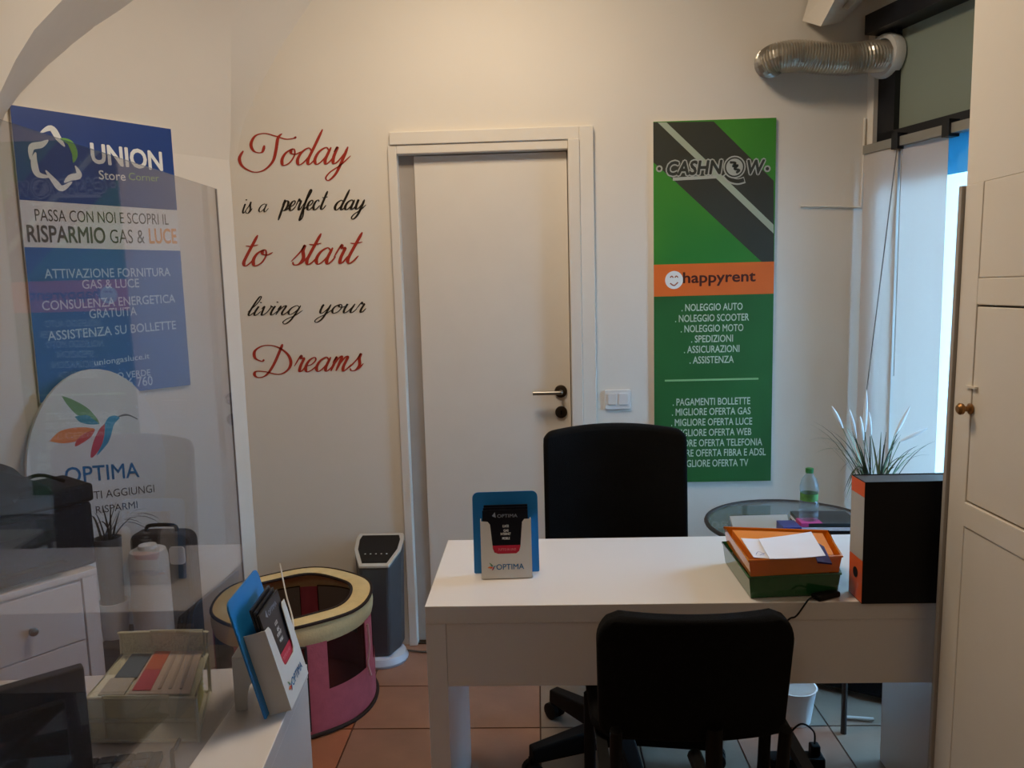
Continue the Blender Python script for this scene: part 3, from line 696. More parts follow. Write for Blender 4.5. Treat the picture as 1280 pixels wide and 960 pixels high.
# ==================================================================== FURNITURE
# ---- desk
TZ = .74; X0 = -.293; X1 = 1.105; YF = 1.805; YB = 2.31
dk = thing('desk', ((X0+X1)/2, (YF+YB)/2, 0), 'white laminate desk in front of the back door', 'desk')
MB().box((X0, YF, TZ-.046), (X1, YB, TZ)).build('desk_top', 'white_laminate', dk, bevel=.0015)
MB().box((X0, YF+.001, 0), (X0+.05, YB-.002, TZ-.0465)).build('side_panel', 'white_laminate', dk, bevel=.001)
MB().box((X1-.05, YF+.001, 0), (X1, YB-.002, TZ-.0465)).build('side_panel', 'white_laminate', dk, bevel=.001)
zb_ = atY(800, 857, YF).z; print('modesty', zb_)
MB().box((X0+.0505, YF+.003, zb_), (X1-.0505, YF+.021, TZ-.0465)).build('front_panel', 'white_laminate', dk, bevel=.0008)

# ---- brochure holders
def bird(mk, pl_p, cx, cy, s, parent, d):
    """hummingbird made of leaf shapes; pl_p maps x,y,d to a point"""
    def leaf(pts, m, nm, dd):
        q = smoothline(pts+[pts[0]], 6)[:-1]
        MB().prism([(cx+x*s, cy+y*s) for x, y in q], d+dd, d+dd+.0003, lambda u, v, w_: pl_p(u, v, w_)).build(nm, m, parent)
    leaf([(-28, 39), (-16, 33), (3, 18), (15, -2), (9, -3), (-10, 10), (-22, 26)], mk[0], 'logo_wing', 0)
    leaf([(-15, 10), (0, 10), (8, 3), (14, -4), (2, -3), (-9, 2)], mk[1], 'logo_wing', .0003)
    leaf([(-48, -17), (-33, -6), (-10, -5), (9, -11), (-6, -21), (-30, -23)], mk[2], 'logo_wing', 0)
    leaf([(9, -11), (3, -20), (-10, -27), (-18, -29), (-14, -20), (-4, -14)], mk[3], 'logo_wing', .0003)
    leaf([(22, -5), (20, -20), (14, -36), (4, -47), (0, -46), (5, -28), (14, -12)], mk[4], 'logo_body', .0003)
    leaf([(22, -5), (28, 3), (36, 4), (42, 0), (34, -8), (28, -24), (22, -34), (8, -46), (17, -30), (21, -16)], mk[5], 'logo_body', .0006)
    leaf([(40, 1), (54, 1), (66, -6), (64, -3), (52, 4), (42, 3)], mk[6], 'logo_beak', .0003)
BIRD = [mat('bird_green', (112, 150, 100)), mat('bird_teal', (52, 130, 160)), mat('bird_orange', (232, 130, 62)), mat('bird_red', (206, 74, 66)), mat('bird_pink', (200, 66, 84)), mat('bird_blue', (48, 140, 180)), mat('bird_grey', (110, 104, 110))]
def make_holder(M, label, group_b, blabel, wordy=True):
    base = M @ Vector((0, 0, 0)); t = thing('brochure_holder', base, label, 'brochure holder')
    # local: x right, y depth (0 front of the pocket, + back), z up
    f = lambda u, v, d: (u, d, v)
    MB(M).prism(rrect(.178, .222, [.016, .016, .004, .004], 5, 0, .116), .040, .043, f).build('back_panel', 'blue_card', t)
    # pocket front with U cut
    U = [(-.068, .0), (.066, .0), (.068, .158), (.050, .158), (.044, .150), (.038, .085), (.034, .072), (.026, .066), (-.022, .066), (-.032, .070), (-.036, .080), (-.042, .145), (-.048, .153), (-.068, .155)]
    MB(M).prism(U, 0.0, .0015, f).build('pocket', 'white_card', t)
    MB(M).box((-.068, .0016, 0), (-.0665, .0398, .155)).build('pocket_side', 'white_card', t)
    MB(M).box((.0665, .0016, 0), (.068, .0398, .155)).build('pocket_side', 'white_card', t)
    MB(M).box((-.0663, .0016, 0), (.0663, .0398, .0015)).build('pocket_base', 'white_card', t)
    PL = Plane(M @ Vector((0, 0, 0)), M.to_3x3() @ Vector((1, 0, 0)), M.to_3x3() @ Vector((0, 0, 1)))
    text(PL, 'OPTIMA', -.028, .046, .024, .0145, 'optima_blue', t, d=.0006, bold=.012)
    bird(BIRD, PL.p, -.040, .034, .00024, t, .0005)
    for k in range(3):
        dz = -.006*k; dy = .004+.006*k; b0 = M @ Vector((0, dy, .002))
        b = thing('brochure', b0, blabel[k], 'brochure', group_b)
        MB(M).box((-.062+.002*k, dy, .0025), (.060, dy+.004, .183-dz)).build('cover', 'black_cover', b)
        if k == 0:
            P2 = Plane(M @ Vector((0, dy, 0)), M.to_3x3() @ Vector((1, 0, 0)), M.to_3x3() @ Vector((0, 0, 1)))
            MB().prism(rect(-.061, .0655, .0595, .088), .0002, .0007, lambda u, v, d: P2.p(u, v, d)).build('red_band', 'crimson', b)
            gi = mat('soft_ink', (150, 158, 175)); 
            text(P2, 'OPTIMA', -.022, .032, .163, .009, gi, b, d=.0006)
            MB().prism([(-.036, .168), (-.028, .178), (-.026, .163)], .0002, .0005, lambda u, v, d: P2.p(u, v, d)).build('mark', gi, b)
            for s, x0, x1, z in (('LUCE', -.008, .008, .137), ('GAS', -.006, .007, .125), ('INTERNET', -.014, .013, .116), ('MOBILE', -.010, .010, .104)):
                text(P2, s, x0, x1, z, .006, 'white_ink', b, d=.0006, bold=.03)
            text(P2, 'TUTTO IN UNO', -.022, .026, .074, .006, mat('pink_ink', (236, 160, 170)), b, d=.001)
    return t
def frame(base, yaw, tilt):
    return Matrix.Translation(base) @ Matrix.Rotation(yaw, 4, 'Z') @ Matrix.Rotation(tilt, 4, 'X')
c = atZ(634, 724, TZ)
make_holder(frame((c.x, c.y, TZ+.0025), math.radians(3), math.radians(-6)), 'blue and white brochure holder standing on the white desk', 'brochures in the holder on the desk',
            ['black brochure with red band, front one in the desk holder', 'black brochure in the middle of the desk holder', 'black brochure at the back of the desk holder'])

# ---- rear office chair
def star_base(t, cx, cy, R, a0):
    MB().lathe([(.045, .06), (.05, .10), (.03, .13), (.026, .26), (.02, .26), (.018, .42)], (cx, cy, 0), 18).build('gas_column', 'black_plastic', t, smooth=True)
    for k in range(5):
        a = math.radians(a0+72*k); dx, dy = math.cos(a), math.sin(a)
        M = Matrix.Translation((cx, cy, 0)) @ Matrix.Rotation(a, 4, 'Z')
        mb = MB(M); mb.add([(.02, -.034, .055), (R, -.022, .062), (R, .022, .062), (.02, .034, .055), (.02, -.030, .135), (R, -.020, .108), (R, .020, .108), (.02, .030, .135)],
               [(0,3,2,1),(4,5,6,7),(0,1,5,4),(1,2,6,5),(2,3,7,6),(3,0,4,7)])
        arm = mb.build('base_arm', 'black_plastic', t, bevel=.006)
        M2 = M @ Matrix.Translation((R-.005, 0, .030)) @ Matrix.Rotation(PI/2, 4, 'X')
        mb = MB(M2); mb.lathe([(.02, -.028), (.029, -.024), (.029, -.006), (.012, -.004), (.012, .004), (.029, .006), (.029, .024), (.02, .028)], (0, 0, 0), 16)
        mb.M = M; mb.box((R-.018, -.008, .05), (R+.006, .008, .075)); mb.build('caster', 'black_plastic', arm, smooth=True)
oc = (.235, 2.34)
ch = thing('office_chair', (oc[0], oc[1], 0), 'black swivel office chair with tall backrest behind the white desk', 'chair')
star_base(ch, oc[0], oc[1], .31, 132)
MB().prism(rrect(.48, .46, .09, 6, 0, 0), .44, .51, lambda u, v, d: (oc[0]+.02+u, oc[1]+v, d)).build('seat', 'black_fabric', ch, bevel=.025, seg=3)
MB().box((oc[0]-.08, oc[1]-.08, .40), (oc[0]+.10, oc[1]+.08, .44)).build('seat_plate', 'black_plastic', ch)
bl_ = atY(680, 600, 2.56); br_ = atY(857, 600, 2.58); zt = atY(768, 532, 2.58).z; cxb = (bl_.x+br_.x)/2; bw = br_.x-bl_.x
def backpanel(u, v, d=0):
    x = (u-.5); return Vector((cxb+x*bw*(1-.0*v), 2.57-.05*(1-4*x*x)*0+ .06*(2*x)**2*-1+.03*v+d, .52+(zt-.52)*v-.018*(2*x)**2*v))
def roundfn(u, v):
    p = backpanel(u, v); return p
pol = rrect(1, 1, [.06, .06, .08, .08], 6, .5, .5)
mb = MB(); N = 14
def bfun(u, v):
    # squircle corners
    e = .05; x = u-.5
    z = v
    lim = 1.0
    if v > .94: lim = 1-.06*((v-.94)/.06)**2
    if v < .08: lim = 1-.10*((.08-v)/.08)**2
    return backpanel(.5+x*lim, v)
mb.grid(bfun, 14, 24, lambda u, v: (0, .055, 0))
mb.build('backrest', 'black_fabric', ch, bevel=.018, smooth=True, seg=3)
MB().tube(smoothline([(oc[0]+.02, oc[1]+.05, .42), (oc[0]+.02, oc[1]+.28, .43), (oc[0]+.02, oc[1]+.315, .52), (oc[0]+.02, oc[1]+.315, .75)], 5), .018, 8).build('back_bar', 'black_plastic', ch, smooth=True)

# ---- visitor chair seen from behind
vy = 1.50
l_ = atY(747, 860, vy).x; r_ = atY(996, 860, vy).x; zt = atY(870, 768, vy).z; zb2 = atY(870, 934, vy).z
vx = (l_+r_)/2; vw = r_-l_
print('visitor', l_, r_, zt, zb2)
vc = thing('visitor_chair', (vx, vy+.22, 0), 'black padded visitor chair in front of the white desk', 'chair')
def vb(u, v):
    x = u-.5; lim = 1.0; c_ = .16
    if v > 1-c_*1.4: t = (v-(1-c_*1.4))/(c_*1.4); lim = 1-.24*(1-math.sqrt(max(0, 1-t*t)))
    if v < .10: t = (.10-v)/.10; lim = 1-.06*t*t
    lim *= (1-.03*(1-v))
    return (vx+x*vw*lim, vy-.012-.05*(v-.5)+.035*(1-(2*x)**2)*-1+.035, zb2+(zt-zb2)*v-.004*(2*x)**2)
mb = MB(); mb.grid(lambda u, v: vb(u, v), 18, 26, lambda u, v: (0, .045, 0))
mb.build('backrest', 'black_fabric', vc, bevel=.012, smooth=True, seg=3)
MB().prism(rrect(.41, .40, .08, 6, vx, vy+.38), .455, .50, lambda u, v, d: (u, v, d)).build('seat', 'black_fabric', vc, bevel=.02, seg=3)
fl_ = atY(736, 900, 1.98).x; fr_ = atY(951, 935, 1.98).x
for x in (fl_, fr_):
    MB().tube([(x, 1.98, 0), (x, 1.93, .44)], .016, 10).build('leg', 'black_plastic', vc, smooth=True)
for x, xt in ((atY(772, 935, 1.5).x, atY(770, 930, 1.5).x), (atY(981, 945, 1.5).x, atY(981, 930, 1.5).x)):
    MB().tube(smoothline([(x, 1.42, 0), (x, 1.52, .40), (xt, 1.51, .52), (xt, 1.495, .60)], 5), .013, 10).build('leg', 'black_plastic', vc, smooth=True)
MB().box((fl_, 1.52, .432), (fl_+.025, 1.96, .454)).build('seat_rail', 'black_plastic', vc)
MB().box((fr_-.025, 1.52, .432), (fr_, 1.96, .454)).build('seat_rail', 'black_plastic', vc)
xc = atY(892, 945, 1.51).x
MB().tube([(xc, 1.70, .41), (xc, 1.55, .43), (xc, 1.508, .47), (xc, 1.505, .60)], .018, 10).build('back_bracket', 'black_plastic', vc, smooth=True)

def slab(q, z0, z1, m, nm, label, cat, grp=None):
    q = [Vector((p.x, p.y, z0)) for p in q]; d = Vector((0, 0, z1-z0))
    return tag(MB().add([tuple(p) for p in q]+[tuple(p+d) for p in q], [(3,2,1,0),(4,5,6,7)]+[(i, (i+1) % 4, 4+(i+1) % 4, 4+i) for i in range(4)]).build(nm, m, bevel=.001), label, cat, grp)
# ---- letter trays
def tray(name, z0, hgt, corners, m, label):
    """open tray; corners = floor outline (FL, FR, BR, BL) as xy"""
    P = [Vector((x, y, 0)) for x, y in corners]; cen = sum(P, Vector())/4
    t = thing(name, (cen.x, cen.y, z0), label, 'letter tray')
    def ring(sc, z): return [Vector((cen.x+(p.x-cen.x)*sc, cen.y+(p.y-cen.y)*sc, z)) for p in P]
    a, b = ring(.95, z0), ring(1.0, z0+hgt); a2, b2 = ring(.93, z0+.003), ring(.98, z0+hgt)
    MB().add(a+a2, [(3, 2, 1, 0), (4, 5, 6, 7)]+[(i, (i+1) % 4, 4+(i+1) % 4, 4+i) for i in range(4)]).build('tray_floor', m, t)
    mb = MB(); mb.add(a+b+a2+b2, [(i, (i+1) % 4, 4+(i+1) % 4, 4+i) for i in range(4)]+[(8+i, 12+i, 12+(i+1) % 4, 8+(i+1) % 4) for i in range(4)]+[(4+i, 4+(i+1) % 4, 12+(i+1) % 4, 12+i) for i in range(4)])
    mb.build('tray_wall', m, t)
    mb = MB(); rr = [p for p in b]; mb.tube([tuple(p) for p in rr], .0035, 8, closed=True); mb.build('rim', m, t, smooth=True)
    return t
def tintmat(name, rgb):
    m = mat(name, rgb, .12, trans=.35, coat=.4); return m
tintmat('orange_plastic', (244, 136, 14)); tintmat('green_plastic', (40, 112, 60))
gz = TZ+.002
G = [atZ(936, 749, gz), atZ(1050, 744, gz), atZ(1036, 700, gz), atZ(903, 702, gz)]
G = [(p.x, p.y) for p in G]
tray('letter_tray', gz, .055, G, 'green_plastic', 'translucent green letter tray on the desk under the orange one')
oz = gz+.058
O_ = [atZ(936, 722, oz), atZ(1052, 716, oz), atZ(1035, 683, oz), atZ(905, 678, oz)]
tray('letter_tray', oz, .042, [(p.x, p.y) for p in O_], 'orange_plastic', 'translucent orange letter tray stacked on top of the green one')
gpp = thing('paper_stack', (sum(p[0] for p in G)/4, sum(p[1] for p in G)/4, gz), 'papers lying inside the green letter tray', 'papers')
cen = Vector((gpp.location.x, gpp.location.y, 0))
for i in range(4):
    q = [Vector((cen.x+(x-cen.x)*.84, cen.y+(y-cen.y)*.84, gz+.004+.008*i)) for x, y in G]
    MB().add(q+[p+Vector((0, 0, .007)) for p in q], [(3,2,1,0),(4,5,6,7)]+[(k, (k+1) % 4, 4+(k+1) % 4, 4+k) for k in range(4)]).build('sheet', 'paper_grey', gpp)
# papers in the orange tray
p1 = [atZ(*a, oz+.040) for a in ((972, 707), (1034, 700), (1014, 670), (950, 683))]
def sheet(q, curl, m, nm, label, cat, grp=None, n=8):
    q = [Vector(p) for p in q]
    mb = MB(); mb.grid(lambda u, v: q[0].lerp(q[1], u).lerp(q[3].lerp(q[2], u), v)+Vector((0, 0, curl*math.sin(PI*u)*(1-v*.4))), n, 4, lambda u, v: (0, 0, .0012))
    return tag(mb.build(nm, m, smooth=True), label, cat, grp)
zp = oz+.0475
sheet([atZ(962, 699, zp), atZ(1032, 695, zp), atZ(1014, 665, zp), atZ(948, 674, zp)], -.002, 'paper', 'paper_sheet', 'blank white sheet curling on top of the orange tray', 'paper')
zp2 = oz+.0445
ps = sheet([atZ(942, 697, zp2), atZ(982, 698, zp2), atZ(966, 674, zp2), atZ(926, 673, zp2)], -.002, 'paper', 'handwritten_note', 'white note with handwriting at the left of the orange tray', 'paper')
OC = sum((Vector((p.x, p.y, 0)) for p in O_), Vector())/4
fq = [Vector((OC.x+(p.x-OC.x)*.86, OC.y+(p.y-OC.y)*.86, 0)) for p in O_]
slab(fq, oz+.004, oz+.0415, mat('kraft_orange', (226, 132, 40)), 'document_folder', 'orange folder lying in the orange tray under the white papers', 'folder')
mb = MB(); q0 = atZ(945, 693, zp2+.002)
NP = Plane(q0, (1, 0, 0), (0, 1, 0))
ribbon(mb, NP, smoothline([(0, 0), (.012, .02), (.02, 0), (.008, -.004), (.03, .012), (.034, -.008)], 5), .0012, 0)
mb.build('scribble', mat('ink_blue', (70, 70, 150)), ps)
bk = [atZ(1022, 702, oz+.0465), atZ(1040, 704, oz+.0465), atZ(1030, 683, oz+.0465), atZ(1012, 673, oz+.0465)]
MBb = MB().add([tuple(p) for p in bk]+[tuple(p+Vector((0, 0, -.004))) for p in bk], [(0,1,2,3),(7,6,5,4)]+[(i, (i+1) % 4, 4+(i+1) % 4, 4+i) for i in range(4)])
tag(MBb.build('notebook', mat('navy_cover', (30, 30, 90), .4)), 'dark blue booklet at the right of the orange tray', 'notebook')

# ---- binder
B0 = atZ(1077, 755, TZ); bxl = B0.x; byf = B0.y
zt = atY(1078, 603, byf).z
xr = bxl+.285; byb = byf+.078
bi = thing('lever_arch_binder', (bxl+.14, byf+.04, TZ), 'black lever arch binder with orange and white spine on the desk', 'binder')
MB().box((bxl+.001, byf, TZ), (xr, byf+.003, zt)).build('cover', 'black_card', bi)
MB().box((bxl+.001, byb-.003, TZ), (xr, byb, zt)).build('cover', 'black_card', bi)
MB().box((bxl+.0015, byf+.0032, zt-.006), (xr-.004, byb-.0032, zt-.002)).build('top_edge', mat('slate', (66, 66, 68)), bi)
MB().box((bxl, byf+.0, TZ), (bxl+.001, byb, zt)).build('spine', 'black_card', bi)
SPi = Plane((bxl, byb, TZ), (0, -1, 0), (0, 0, 1)); hh = zt-TZ; sw_ = byb-byf
shape(SPi, rect(.002, hh*.875, sw_-.001, hh-.002), 'orange', bi, 0, .0006, 'spine_label')['label'] = 'orange block of the spine'
shape(SPi, rect(.002, hh*.355, sw_-.001, hh*.873), 'paper_grey', bi, 0, .0006, 'spine_label')
shape(SPi, rect(.002, .002, sw_-.001, hh*.353), 'orange', bi, 0, .0006, 'spine_label')
shape(SPi, disc((sw_*.5, hh*.22), .013, 20), 'black_plastic', bi, .0006, .0014, 'finger_hole')
MB().box((bxl+.002, byf+.004, TZ+.004), (xr-.012, byb-.004, zt-.012)).build('paper_block', 'paper_grey', bi)

# ---- power adapter and its lead
a = atZ(1033, 748, TZ)
pa = thing('power_adapter', (a.x, a.y, TZ), 'small black power adapter on the desk edge beside the green tray', 'adapter')
M = Matrix.Translation((a.x, a.y+.004, TZ)) @ Matrix.Rotation(math.radians(25), 4, 'Z')
MB(M).box((-.035, -.014, 0), (.035, .014, .014)).build('body', 'black_plastic', pa, bevel=.004)
e1 = M @ Vector((-.035, 0, .008)); e2 = atY(985, 775, YF-.012)
MB().tube(smoothline([tuple(e1), (e1.x-.02, YF-.002, TZ+.006), (e1.x-.05, YF-.010, TZ-.03), tuple(e2), (e2.x-.04, YF-.012, e2.z-.05), (e2.x-.05, YF-.012, e2.z-.25)], 6), .0022, 6).build('lead', 'black_plastic', pa, smooth=True)

# ---- round glass side table
tx, ty, tz = .93, 2.72, .645
lft = atZ(882, 652, .645)
tr_ = .30; tx = lft.x+tr_
gt = thing('side_table', (tx, ty, 0), 'round glass side table with dark metal rim behind the desk', 'table')
mb = MB(); mb.tube([(tx+tr_*math.cos(2*PI*i/48), ty+tr_*math.sin(2*PI*i/48), tz) for i in range(48)], .008, 8, closed=True); mb.build('rim', 'brushed_dark', gt, smooth=True)
MB().lathe([(tr_-.007, tz-.003), (tr_-.007, tz+.003)], (tx, ty, 0), 48).build('glass_top', glassmat('table_glass', (190, 205, 210), haze=.12), gt)
for k in range(4):
    a = math.radians(20+90*k); x, y = tx+tr_*.94*math.cos(a), ty+tr_*.94*math.sin(a)
    MB().tube([(x, y, tz-.006), (x, y, 0)], .010, 8).build('leg', 'brushed_dark', gt, smooth=True)
mb = MB(); mb.tube([(tx+tr_*.94*math.cos(2*PI*i/40), ty+tr_*.94*math.sin(2*PI*i/40), .25) for i in range(40)], .006, 6, closed=True); mb.build('lower_ring', 'brushed_dark', gt, smooth=True)
tt = tz+.0035
q = [atZ(*a, tt) for a in ((921, 678), (990, 678), (984, 647), (912, 649))]
pf = MB().add([tuple(p) for p in q]+[tuple(p+Vector((0, 0, .012))) for p in q], [(3,2,1,0),(4,5,6,7)]+[(i, (i+1) % 4, 4+(i+1) % 4, 4+i) for i in range(4)])
tag(pf.build('document_folder', 'paper_grey'), 'grey document folder lying on the glass side table', 'folder')
q = [atZ(*a, tt) for a in ((990, 672), (1048, 676), (1050, 664), (992, 662))]
bq = [Vector((tx-.02, ty-.16, 0)), Vector((tx+.17, ty-.17, 0)), Vector((tx+.18, ty-.02, 0)), Vector((tx-.01, ty-.01, 0))]
slab(bq, tt, tt+.022, 'black_card', 'book', 'dark book lying lowest under the bottle on the glass table', 'book')
slab(bq, tt+.0225, tt+.034, 'paper', 'book', 'white book lying in the middle of the stack under the bottle', 'book')
b3 = slab(bq, tt+.0345, tt+.048, mat('dark_teal', (40, 52, 58), .4), 'book', 'dark book with pink corner, topmost under the bottle', 'book')
bx = bq[0].x
o_ = MB().box((bx-.0005, bq[0].y-.0012, tt+.0355), (bx+.07, bq[0].y+.06, tt+.0487)).build('pink_corner', mat('pink_cover', (206, 70, 140)), b3)
bp_ = [Vector((tx-.09, ty-.19, 0)), Vector((tx-.03, ty-.19, 0)), Vector((tx-.03, ty-.11, 0)), Vector((tx-.09, ty-.11, 0))]
slab(bp_, tt+.0125, tt+.045, mat('violet_blue', (52, 60, 130), .4), 'small_box', 'small violet blue box beside the books on the glass table', 'box')
# ---- bottle
bc = Vector((tx+.055, ty-.075, tt+.0485))
bx_ = atZ(1017, 655, bc.z); bc.x = bx_.x; bc.y = max(bx_.y, ty-.12)
scl = (atY(1017, 585, bc.y).z-bc.z)/.215
bo = thing('water_bottle', bc, 'clear plastic water bottle with green cap standing on the books', 'bottle')
pr = [(.0, .001), (.026, 0), (.031, .008), (.031, .03), (.0285, .036), (.031, .042), (.031, .075), (.028, .082), (.028, .115), (.031, .122), (.030, .145), (.024, .170), (.012, .190), (.011, .200)]
MB().lathe([(r*scl*1.2, z*scl) for r, z in pr], bc, 26, cap=False).build('body', glassmat('pet', (225, 236, 238), 1.45, haze=.10, hazecol=(220, 230, 240)), bo, smooth=True)
MB().lathe([(.0346*scl, .084*scl), (.0348*scl, .113*scl)], bc, 26, cap=False).build('label_band', mat('label_green', (92, 150, 70), .5, var=.6, scale=30), bo, smooth=True)
MB().lathe([(.0155*scl, .196*scl), (.016*scl, .214*scl), (.012*scl, .216*scl)], bc, 20).build('cap', mat('cap_green', (50, 130, 70), .4), bo, smooth=True)

# ---- potted grass with white plumes
gx = atY(1098, 600, 2.45)
px_c = Vector((atY(1093, 640, 2.62).x, 2.62, 0))
# pot stands on a stool hidden behind the desk: build a slim stand
pt = thing('potted_plant', (px_c.x, px_c.y, tt), 'ornamental grass with white plumes behind the binder', 'plant')
MB().lathe([(.045, 0), (.06, .10), (.064, .105), (.058, .105), (.054, .09), (.0, .09)], (px_c.x, px_c.y, tt+.0005), 24, cap=False).build('pot', 'white_plastic', pt, smooth=True)
base = Vector((px_c.x, px_c.y, tt+.10))
def blade(mb, p0, tip, sag, w0, n=7):
    side = (tip-p0).cross(Vector((0, 0, 1))); side = side.normalized() if side.length > 1e-4 else Vector((1, 0, 0))
    L = []; R2 = []
    for i in range(n+1):
        t = i/n; p = p0.lerp(tip, t)+Vector((0, 0, sag*math.sin(PI*t*.9)))
        w_ = w0*(1-t)**.7+.0004; L.append(p-side*w_); R2.append(p+side*w_)
    mb.add(L+R2, [(i, i+1, n+1+i+1, n+1+i) for i in range(n)])
tips = [(1003, 540, .05), (1015, 533, .06), (1012, 560, .10), (1035, 560, .05), (1022, 575, .10), (1040, 545, .05), (1050, 600, .10), (1130, 548, .04), (1150, 560, .05), (1168, 556, .05), (1140, 575, .06), (1120, 540, .03), (1105, 545, .02), (1160, 575, .06), (1065, 540, .03), (1050, 530, .04), (1128, 590, .06), (1075, 560, .02), (1090, 545, .02), (1055, 640, .12), (1058, 625, .12), (1100, 560, .02)]
k = 0
for x, y, s in tips:
    for rep in range(2):
        mb = MB(); tip = atY(x+random.uniform(-5, 5), y+random.uniform(-4, 4), 2.62+random.uniform(-.18, .12))
        blade(mb, base+Vector((random.uniform(-.02, .02), random.uniform(-.02, .02), 0)), tip, s, random.uniform(.003, .0058))
        mb.build('leaf', 'leaf_dark' if k % 3 else 'leaf_pale', pt); k += 1
for x, y, y2, x2 in ((1040, 508, 535, 1053), (1062, 512, 548, 1070), (1083, 487, 540, 1081), (1086, 515, 545, 1088), (1075, 520, 550, 1079), (1138, 507, 545, 1118), (1160, 535, 552, 1125)):
    Y = 2.62+random.uniform(-.06, .05); a = atY(x, y, Y); b = atY(x2, y2, Y)
    st_ = MB().tube([tuple(base), tuple(base.lerp(b, .6)+Vector((0, 0, .01))), tuple(b)], .0012, 5).build('stem', 'leaf_pale', pt)
    n = 9; MB().tube([tuple(b.lerp(a, i/n)) for i in range(n+1)], [.001+.0055*math.sin(PI*min(1, (i+.6)/(n+.4)))**.7 for i in range(n+1)], 7).build('plume', 'flower_white', st_, smooth=True)

# ---- things under the desk
wp = atZ(1003, 905, 0)
wb_ = thing('waste_bin', (wp.x-.01, wp.y+.02, 0), 'small white bin on the floor behind the desk', 'bin')
MB().lathe([(.055, 0.001), (.072, .12), (.076, .125), (.070, .125), (.055, .01), (0, .01)], (wp.x-.02, wp.y+.03, 0), 26, cap=False).build('bucket', 'white_plastic', wb_, smooth=True)
q = atZ(1083, 897, 0)
bg_ = thing('laptop_bag', (q.x, q.y+.16, 0), 'black bag leaning under the desk beside the right side panel', 'bag')
M = Matrix.Translation((q.x+.01, q.y+.16, 0)) @ Matrix.Rotation(math.radians(-30), 4, 'Z') @ Matrix.Rotation(math.radians(-18), 4, 'X')
MB(M).prism(rrect(.30, .20, .03, 5, 0, .10), -.03, .03, lambda u, v, d: (u, d, v+.012)).build('body', 'black_plastic', bg_, bevel=.012)
MB(M).tube(smoothline([(-.05, 0, .21), (-.04, 0, .245), (.04, 0, .245), (.05, 0, .21)], 5), .006, 8).build('handle', 'black_plastic', bg_, smooth=True)
p_ = [atZ(1052, 896, .01), atZ(1092, 899, .01)]
tag(MB().tube([tuple(p_[0]), tuple(p_[1])], .006, 8).build('pen', 'silver_plastic', smooth=True), 'small silver rod lying on the floor under the desk', 'pen')
c_ = atZ(1016, 955, .0)
pl_ = thing('power_strip', (c_.x, c_.y, 0), 'black power strip with a plug on the floor under the desk', 'power strip')
MB().box((c_.x-.14, c_.y-.03, 0), (c_.x+.03, c_.y+.02, .035)).build('strip', 'black_plastic', pl_, bevel=.006)
pg = MB().box((c_.x-.012, c_.y-.018, .035), (c_.x+.018, c_.y+.012, .07)).build('plug', 'black_plastic', pl_, bevel=.005)
MB().tube(smoothline([(c_.x+.003, c_.y-.003, .068), (c_.x, c_.y, .11), (c_.x-.04, c_.y+.0, .135), (c_.x-.08, c_.y, .09), (c_.x-.09, c_.y, .02)], 6), .003, 6).build('cord', 'black_plastic', pl_, smooth=True)

# ---- tower heater
hp = atZ(480, 822, 0); hx_, hy_ = hp.x-.005, 3.025
zt_ = atY(474, 690, hy_-.05).z; ztb = atY(474, 664, hy_+.06).z
print('heater', hx_, zt_, ztb)
th_ = thing('tower_heater', (hx_, hy_, 0), 'dark grey tower heater with sloped control panel left of the door', 'heater')
MB().lathe([(.10, .0), (.105, .012), (.095, .035), (.055, .05)], (hx_+.005, hy_-.01, 0), 28, 1, .95).build('base', mat('pale_base', (190, 200, 214), .3), th_, smooth=True)
z_l, z_r = ztb-.045, ztb-.045
oct_ = [(-.094, .0), (-.058, -.085), (.058, -.085), (.094, 0), (.098, .06), (.09, .085), (-.09, .085), (-.098, .06)]
vs = [(hx_+x*.85, hy_+y, .045) for x, y in oct_]+[(hx_+x, hy_+y, (ztb-.03)+(y-.085)*.45) for x, y in oct_]
MB().add(vs, [tuple(range(7, -1, -1)), tuple(range(8, 16))]+[(i, (i+1) % 8, 8+(i+1) % 8, 8+i) for i in range(8)]).build('housing', 'heater_grey', th_, bevel=.01)
for i in range(9):
    pass
def cap8(s, z): return [(hx_+x*s*1.03, hy_+y*s*1.03, (ztb-.03)+(y*s*1.03-.085)*.45+z) for x, y in oct_]
MB().add(cap8(1, .001)+cap8(1, .012), [tuple(range(7, -1, -1)), tuple(range(8, 16))]+[(i, (i+1) % 8, 8+(i+1) % 8, 8+i) for i in range(8)]).build('top_rim', 'silver_plastic', th_, bevel=.003)
cpn = MB().add(cap8(.84, .012)+cap8(.82, .015), [tuple(range(7, -1, -1)), tuple(range(8, 16))]+[(i, (i+1) % 8, 8+(i+1) % 8, 8+i) for i in range(8)]).build('control_panel', 'black_gloss', th_)
for i in range(5):
    x = hx_-.045+.022*i; y = hy_-.03; z = (ztb-.03)+(-.03-.085)*.45+.0155
    MB().lathe([(.004, 0), (.003, .0015)], (x, y, z), 8).build('button', 'silver_plastic', cpn)
e = atZ(505, 812, .01); e2 = Vector((DX0+.06, WY-.03, .01))
tag(MB().tube(smoothline([(hx_+.09, hy_+.02, .012), tuple(e), (e2.x-.02, 3.06, .005), (e2.x+.05, 3.08, .005), (e2.x+.12, 3.05, .005)], 6), .004, 6).build('heater_cord', mat('cord_dark', (70, 64, 62)), smooth=True), 'grey power cord on the floor beside the tower heater', 'cord')

